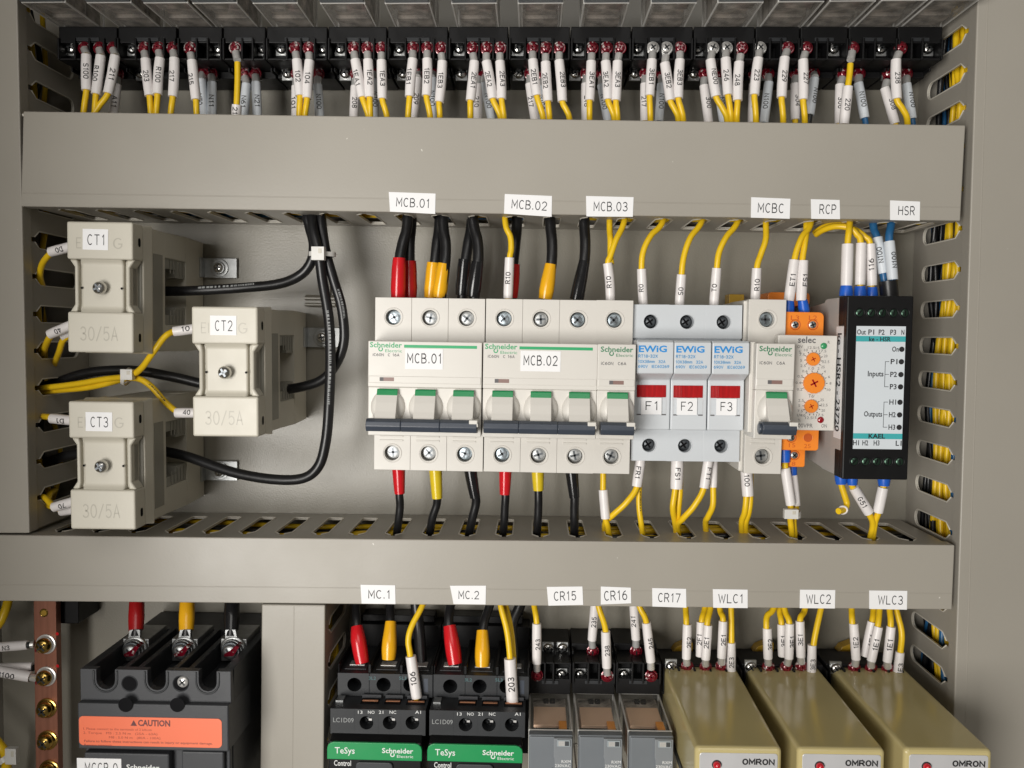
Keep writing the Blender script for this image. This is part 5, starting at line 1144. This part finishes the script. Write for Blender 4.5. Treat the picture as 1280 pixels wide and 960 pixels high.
# ------------------------------------------------------------------ contactors
def contactor():
    r = root('contactor', U(422, 841, 55), .012, 'dark grey contactor with green band under sticker MC.1', 'contactor', 'contactors with green bands'); m = 'dark_plastic'
    L = lambda x, y, h: LOC(r, x, y, h)
    x0, z0 = L(422, 841, 55); x1, _ = L(541, 842, 55); _, z1 = L(422, 869.5, 55)
    cw = (x1-x0)/3
    mb = MB()
    for k, px in enumerate((443, 479.5, 513)):
        cx, cz = L(px, 856, 55); mb.holed(x0+cw*k+(.05 if k else 0), x0+cw*(k+1), z1, z0, 30, 55, cx, cz, 3.5, 10, m)
    mb.box(x0, x1, 2, 30, z1-40, z0, m)
    mb.build('upper_terminal_block', r, .4)
    mb = MB()
    for k in range(4): mb.box(x0+cw*k-(.8 if k else 0), x0+cw*k+(.8 if k < 3 else 0), 12, 54, z0-1, z0+4.2, 'black_plastic')
    mb.box(x0, x1, 2, 16, z0-1, z0+12, 'black_plastic'); mb.box(x0+4, x1-4, 2, 12, z0+12, z0+16, 'black_plastic')
    mb.build('terminal_partition', r, .6)
    for k, mm in enumerate(('darkred_boot', 'clip_yellow', 'dark_plastic')):
        mb = MB(); mb.box(x0+cw*k+2.4, x0+cw*(k+1)-2.4, 34, 50, z0-1.5, z0+.35, 'charcoal_plastic'); mb.box(x0+cw*k+4, x0+cw*(k+1)-4, 40, 46, z0+.3, z0+.9, 'tin'); mb.build('clamp', r, .3)
    mb = MB(); hh = 55.07
    for t, px in (('3L2', 461), ('5L3', 499)):
        x, z = L(px, 849.5, 55); mb.text(t, x, z, hh, 1.6, 'ink_teal', width=3.6)
    x, z = L(532, 858, 55); mb.rect(x-1, x+1.2, z-3, z+4, hh, 'slate_plastic'); mb.build('lettering', r)
    a, za = L(413, 885.5, 70); b, _ = L(532, 887, 70); _, zc = L(413, 917, 70)
    mb = MB(); pts = [a, L(443, 890, 70)[0], L(473, 890, 70)[0], L(501, 890, 70)[0], b]
    for k, px in enumerate((428, 458, 487, 515.5)):
        cx, cz = L(px, 903.5, 70)
        if k == 0: mb.box(pts[0], pts[1], 30, 70, zc, za, m)
        else: mb.holed(pts[k], pts[k+1], zc, za, 30, 70, cx, cz, 3.35, 9, m)
    lt = mb.build('lower_terminal_block', r, .4)
    mb = MB()
    for k in range(1, 4):
        p, q = pts[k]+1.6, pts[k+1]-1.2
        mb.box(p, q, 57.5, 64, za-.5, za+.22, 'recess_shade'); mb.box(p+.6, q-.6, 60, 61.3, za, za+.6, 'copper_tab')
        mb.box(p-.3, q+.3, 56.3, 57.3, za-.5, za+1.8, 'charcoal_plastic')
    mb.box(a+1, a+4.6, 57, 63, za, za+1.0, 'steel_dull')
    mb.build('copper_clip', r)
    mb = MB(); hh = 70.07
    x, z = L(416.5, 902.5, 70); mb.text('LC1D09', x, z, hh, 2.2, 'ink_pale', width=10)
    for t, px, wd in (('13', 447.5, 2.2), ('NO', 460, 3.2), ('21', 473.5, 2.2), ('NC', 487, 3.2), ('A1', 519, 2.8)):
        x, z = L(px, 892, 70); mb.text(t, x, z, hh, 1.5, 'ink_white', width=wd)
    mb.build('lettering', lt)
    for px in (460, 489, 518):
        mb = MB(); x, z = L(px, 902.5, 66); screw(mb, x, z, 63.6, 2.4, 'steel_dark', 'recess_shade', rot=.8); mb.box(x+.2, x+1.7, 64.3, 65, z+.3, z+1.3, 'tin'); mb.build('terminal_screw', r)
    a, za = L(409, 927, 76); b, _ = L(527.5, 928, 76); _, zg = L(409, 948.5, 76); _, zend = L(409, 1010, 76); _, zt = L(412, 918.5, 72)
    mb = MB(); mb.prismx([(40, zt), (70.5, zt), (74, zt-1.2), (75.6, za), (75.8, zend), (40, zend)], a+.6, b-.4, 'black_plastic'); fcv = mb.build('front_cover', r, .6)
    mb = MB(); rr = 3.2
    pts = [(a, zg), (b, zg)]+[(b-rr+rr*math.cos(math.radians(t)), za-rr+rr*math.sin(math.radians(t))) for t in (0, 30, 60, 90)]+[(a+rr+rr*math.cos(math.radians(t)), za-rr+rr*math.sin(math.radians(t))) for t in (90, 120, 150, 180)]
    mb.prism(pts, 74, 76.3, 'green_cover'); gb = mb.build('green_band', r, .3)
    mb = MB(); hh = 76.36; x, z = L(418.5, 941.5, 76.3); mb.text('TeSys', x, z, hh, 3.0, 'ink_white', width=9.6, bold=.008)
    x, z = L(477.5, 941, 76.3); schneider(mb, x, z, hh, 15, 'ink_white', 'ink_white'); mb.build('lettering', gb)
    mb = MB(); x, z = L(417.5, 957, 76); mb.text('Control', x, z, 75.95, 2.6, 'ink_white', width=8.2, bold=.01); mb.build('lettering', fcv)
    p, q = L(445, 951.5, 76), L(491, 1000, 76); mb = MB(); mb.prism(rounded(p[0], q[0], q[1], p[1], 2), 75, 77, 'charcoal_plastic'); mb.build('control_panel', r, .4)
    return r
c1 = contactor()
c2 = dup(c1, U(541.8, 843, 55), .014, 'dark grey contactor with green band under sticker MC.2')
CG = 'booted black cables of the contactors'
booted([(440, 720, 30), (444, 755, 34), (446, 780, 40), (449, 830, 46)], [(446, 783, 40), (448, 800, 43), (453, 829, 46)], [3.0, 3.5, 3.9, 3.9, 3.5], 'red_boot', 'black cable with red boot, leftmost on contactor MC.1', 2.3, CG)
booted([(486, 720, 30), (487.5, 755, 34), (488, 777, 40), (487, 824, 46)], [(488.5, 777, 40), (487, 800, 44), (486, 824, 46)], [2.8, 3.2, 3.7, 3.9, 3.4], 'yellow_boot', 'black cable with amber boot on contactor MC.1', 2.3, CG)
wire([(518, 720, 26), (520, 755, 28), (524, 790, 32), (527, 835, 40)], 3.0, 'black_pvc', 'plain black cable behind the yellow wire on contactor MC.1', CG, 'booted_cable', 'cable')
booted([(570, 720, 30), (564, 752, 34), (561, 780, 40), (567, 832, 46)], [(562, 782, 40), (565, 803, 43), (569, 830, 46)], [3.2, 3.6, 3.9, 4.0, 3.6], 'red_boot', 'black cable with red boot on contactor MC.2', 2.4, CG)
booted([(622, 720, 30), (612, 757, 34), (604, 785, 40), (603, 834, 46)], [(603, 788, 40), (603, 812, 44), (603, 833, 46)], [2.9, 3.4, 3.8, 3.9, 3.5], 'yellow_boot', 'black cable with amber boot on contactor MC.2', 2.3, CG)
wire([(662, 720, 26), (650, 757, 28), (640, 783, 31), (643, 830, 38)], 2.9, 'black_pvc', 'plain black cable behind the yellow pair on contactor MC.2', CG, 'booted_cable', 'cable')
YC = 'yellow wires of the contactors'
marked([(540, 725, 44), (528, 757, 50), (515, 782, 54), (510.5, 800, 56), (513, 820, 57), (521, 880, 58)], ((513.5, 820, 57), (521, 872, 58)), '106', 'yellow wire with sleeve 106 on contactor MC.1', YC, 'u', sr=2.7, cap=2.9, twist=0)
w, o = marked([(622, 725, 46), (626, 757, 51), (634, 790, 55), (638, 828, 57), (641, 890, 58)], ((637.5, 823, 57), (641, 884, 58)), '203', 'left yellow wire with sleeve 203 on contactor MC.2', YC, 'u', sr=3.0, cap=3.2, twist=0)
marked([(624, 725, 43), (632, 757, 47), (639, 790, 50), (642, 828, 53), (643, 870, 54)], None, '', 'right yellow wire running into sleeve 203 on contactor MC.2', YC)
for px, py, n in ((521, 876, 'MC.1'), (641, 880, 'MC.2')):
    pass

# ------------------------------------------------------------------ small relays under CR15-CR17 and their sockets
low = relay_template('plug_in_relay', 'clear topped grey relay with orange flag under sticker CR15', 'relays with orange flags', 'clear_cover', 'coil', 'grey_relay', 76)
for i, (px, nm) in enumerate(((662, 'CR15'), (717.5, 'CR16'), (774, 'CR17'))):
    p = U(px, 864.5+.5*i, 33); p = Vector((p[0], 0, p[2]-28))
    if i == 0: low.location = (p[0]/1000, 0, p[2]/1000); low.rotation_euler = (0, .004-CSL, 0)
    else: dup(low, p, .004, f'clear topped grey relay with orange flag under sticker {nm}')
LS = [((662, 714), [(671, 0), (702, 844)], [(685, 811), (703, 811)]), ((715.5, 769), [(725, 844), (759, 0)], [(741, 0)]), ((770, 826), [(780, 844), (814, 0)], [(795, 0)])]
for (s, r1, r2), nm in zip(LS, ('CR15', 'CR16', 'CR17')):
    socket(s[0], s[1], 866, 826, 786, r1, r2, f'black relay socket behind the relay under sticker {nm}', 'black sockets of the lower relays', 40, 30)
LG = 'yellow wires of the lower relays'
def down(pts, sl, txt, lx, ly, label, grp, h=41, red=True):
    w, o = marked(pts, sl, txt, label, grp, 'u', sr=2.4)
    if lx: lug(w, o, lx, ly, h, lerp(lx, sl[1][0], .7), sl[1][1]+4, red)
down([(664, 725, 34), (667.5, 755, 39), (671, 780, 43), (671, 828, 43)], ((671, 779, 43), (671, 829, 43)), '243', 671, 844, 'yellow wire with sleeve 243 under sticker CR15', LG)
down([(747, 725, 32), (743, 757, 33), (740, 800, 32)], ((744, 752, 33), (740, 800, 32)), '235', 741, 814, 'wire with white sleeve 235, left of the pair under sticker CR16', LG, 30)
down([(744, 725, 38), (748, 757, 43), (757, 788, 44), (758.5, 834, 43)], ((757, 789, 44), (758.5, 834, 43)), '238', 759, 845, 'yellow wire with sleeve 238, right of the pair under sticker CR16', LG)
down([(790, 725, 32), (792, 757, 33), (795, 798, 32)], ((792, 752, 33), (795, 799, 32)), '241', 795, 814, 'wire with white sleeve 241, left of the pair under sticker CR17', LG, 30)
down([(792, 725, 38), (799, 757, 43), (808, 778, 44), (813, 826, 43)], ((808, 778, 44), (813.5, 827, 43)), '245', 814, 845, 'yellow wire with sleeve 245, right of the pair under sticker CR17', LG)

# ------------------------------------------------------------------ beige level controllers
def controller():
    r = root('level_controller', U(832.5, 842.5, 43), .004, 'beige box shaped level controller under sticker WLC1', 'controller', 'beige level controllers')
    L = lambda x, y, h: LOC(r, x, y, h)
    w = L(926.5, 842.5, 43)[0]; zf = L(866, 936, 110)[1]
    mb = MB(); mb.loft([(0, -49), (w, -49), (w, 0), (0, 0)], 24, [(.3, -49), (w-1.5, -49), (w-1.5, 0), (.3, 0)], 122, 'beige_plastic')
    mb.build('case', r, 2.0, 4)
    mb = MB(); mb.prism(rounded(2.2, w-3.4, -47, -2.3, 1.2), 121.5, 122.3, 'silver_plate')
    mb.text('OMRON', w-4.6, -7.2, 122.36, 2.7, 'ink', width=13.6, al='R', space=.95, st=.21); fp = mb.build('name_plate', r, .15)
    mb = MB(); mb.lathe(9.4, -7.3, [(1.65, 122.2), (1.6, 123.4), (1.1, 124.2), (.3, 124.5)], 'led_bright', 18); mb.lathe(9.4, -7.3, [(2.1, 122.2), (2.0, 122.6), (1.6, 122.6)], 'steel_dark', 18, capped=False); mb.build('indicator_lamp', r)
    mb = MB(); mb.box(-.6, .2, 50, 120, -26, -23, 'steel_dark'); mb.build('retaining_spring', r, .2)
    return r
k1 = controller()
dup(k1, U(938, 843.5, 43), .004, 'beige box shaped level controller under sticker WLC2'); dup(k1, U(1047.5, 843.8, 43), .004, 'beige box shaped level controller under sticker WLC3')
WS = [((829, 927), (839, 833), [859, 881, 903, 916]), ((930, 1033), (938.5, 834), [960.5, 983, 1001, 1015]), ((1036, 1128), (1045, 836), [1068, 1090, 1110, 1122])]
for (s, g, reds), nm in zip(WS, ('WLC1', 'WLC2', 'WLC3')):
    r = root('controller_socket', U(s[0], 811, 36), CSL, f'black screw terminal socket behind the beige controller under sticker {nm}', 'socket', 'black sockets of the level controllers')
    a = LOC(r, s[0], 811, 36); b = LOC(r, s[1], 811, 36); zb = LOC(r, s[0], 905, 36)[1]
    zr = LOC(r, s[0], 812, 3)[1]; zk = LOC(r, s[0], 827, 30)[1]
    mb = MB(); mb.box(0, b[0], 1, 14, zb, zr, 'black_plastic'); mb.box(.1, b[0]-.1, 14, 33, zb, zk, 'black_plastic'); mb.build('body', r, .5)
    mb = MB()
    n = 5
    for k in range(n+1): mb.box(b[0]*k/n-.5 if k else 0, b[0]*k/n+.5 if k < n else b[0], 32, 39, zk-14, zk-.6, 'black_plastic')
    mb.build('partition', r, .2)
    mb = MB(); x, z = LOC(r, g[0], g[1], 36); mb.box(x-3, x+3, 34, 35.2, z-3, z+3.4, 'steel_dull'); screw(mb, x, z, 36.2, 2.7, 'steel', 'steel_dark', rot=.7, dome=.5); mb.build('terminal_screw', r)
    mb = MB(); x, z = LOC(r, s[0]+16, 808, 8); mb.prism([(x-2, z-3), (x+9, z-3), (x+9, z+2.5), (x+6, z+2.5), (x, z)], 2, 9, 'clip_yellow'); mb.build('rail_clip', r, .3)
WG = 'yellow wires of the level controllers'
def wl(a, b, sl0, sl1, txt, lx, ly, pos, nm, h=38, mid=None, lug_=True):
    pts = [(2*a[0]-b[0], 725, h-8), (a[0], a[1], h-2)]+([mid] if mid else [])+[(b[0], b[1], h+2), (lerp(sl0[0], sl1[0], .9), sl1[1]-2, h+2)]
    w, o = marked(pts, ((sl0[0], sl0[1], h+2), (sl1[0], sl1[1], h+2)), txt, f'yellow wire with sleeve {txt}, {pos} in the group under sticker {nm}', WG, 'u', sr=2.3)
    if lug_: lug(w, o, lx, ly, 36, lerp(lx, sl1[0], .7), sl1[1]+3, True)
wl((857, 760), (858, 779), (859, 780), (858, 823), '2E2', 859, 833, 'leftmost', 'WLC1')
wl((881, 760), (877, 777), (876, 777), (875, 820), '2F1', 879, 833, 'second from left', 'WLC1', 33, lug_=False)
wl((888, 760), (884, 780), (885, 781), (882, 824), '2E1', 882, 834, 'third from left', 'WLC1', 38)
wl((900, 762), (904, 776), (904, 776), (902, 822), '2E1', 902, 833, 'fourth from left', 'WLC1', 37)
wl((914, 760), (914.5, 803), (914, 803), (914, 850), '2E3', 914, 862, 'rightmost and lowest', 'WLC1', 35, lug_=False)
wl((967, 760), (958, 785), (959, 785), (960, 823), '3E2', 960.5, 834, 'leftmost', 'WLC2', 38, (959, 770, 38))
wl((974, 762), (977, 780), (977, 780), (978, 820), '3F1', 979, 833, 'second from left', 'WLC2', 33, lug_=False)
wl((981, 762), (987, 780), (987, 779), (986, 823), '3E1', 983, 834, 'third from left', 'WLC2', 38)
wl((1006, 762), (1000, 776), (1000, 776), (1001, 821), '3E1', 1002, 833, 'fourth from left', 'WLC2', 37)
wl((1026, 762), (1017, 806), (1015, 806), (1014, 852), '3E3', 1014, 862, 'rightmost and lowest', 'WLC2', 35, lug_=False)
wl((1064.5, 760), (1065.5, 779), (1067, 779), (1070, 824), '1E2', 1068, 835, 'leftmost', 'WLC3', 37)
wl((1092, 760), (1090, 778), (1090, 777), (1081, 820), '1F1', 1086, 835, 'second from left', 'WLC3', 33, lug_=False)
wl((1099.5, 760), (1097, 784), (1098, 783), (1089, 826), '1E1', 1089, 836, 'third from left', 'WLC3', 39)
wl((1112, 760), (1113.5, 783), (1114, 783), (1109, 827), '1E1', 1110, 836, 'fourth from left', 'WLC3', 38)
wl((1120, 760), (1125.5, 815), (1125, 815), (1121, 853), '1E3', 1120, 862, 'rightmost and lowest', 'WLC3', 35, (1127, 790, 37), lug_=False)

# ------------------------------------------------------------------ light
wd = bpy.data.worlds.new('World'); sc.world = wd; wd.use_nodes = True
bg = wd.node_tree.nodes['Background']; bg.inputs['Color'].default_value = (1.0, 0.93, 0.79, 1); bg.inputs['Strength'].default_value = 0.105
def area(name, loc, target, sx, sy, power, col):
    l = bpy.data.lights.new(name, 'AREA'); l.shape = 'RECTANGLE'; l.size = sx; l.size_y = sy; l.energy = power; l.color = col
    o = bpy.data.objects.new(name, l); COL.objects.link(o); o.location = loc
    o.rotation_euler = (Vector(target)-Vector(loc)).to_track_quat('-Z', 'Y').to_euler()
area('window_light', (-0.46, -1.10, -0.16), (0.02, 0, 0), 0.45, 0.6, 13.6, (1.0, 0.97, 0.925))
area('fill_light', (0.15, -1.4, 0.75), (0, 0, 0), 0.9, 0.6, 4.2, (1.0, 0.97, 0.93))  # added fill from the upper front, lifts faces turned upwards
sc.view_settings.view_transform = 'Standard'; sc.view_settings.look = 'None'; sc.view_settings.gamma = 1; sc.view_settings.exposure = 0
sc.view_settings.use_curve_mapping = False
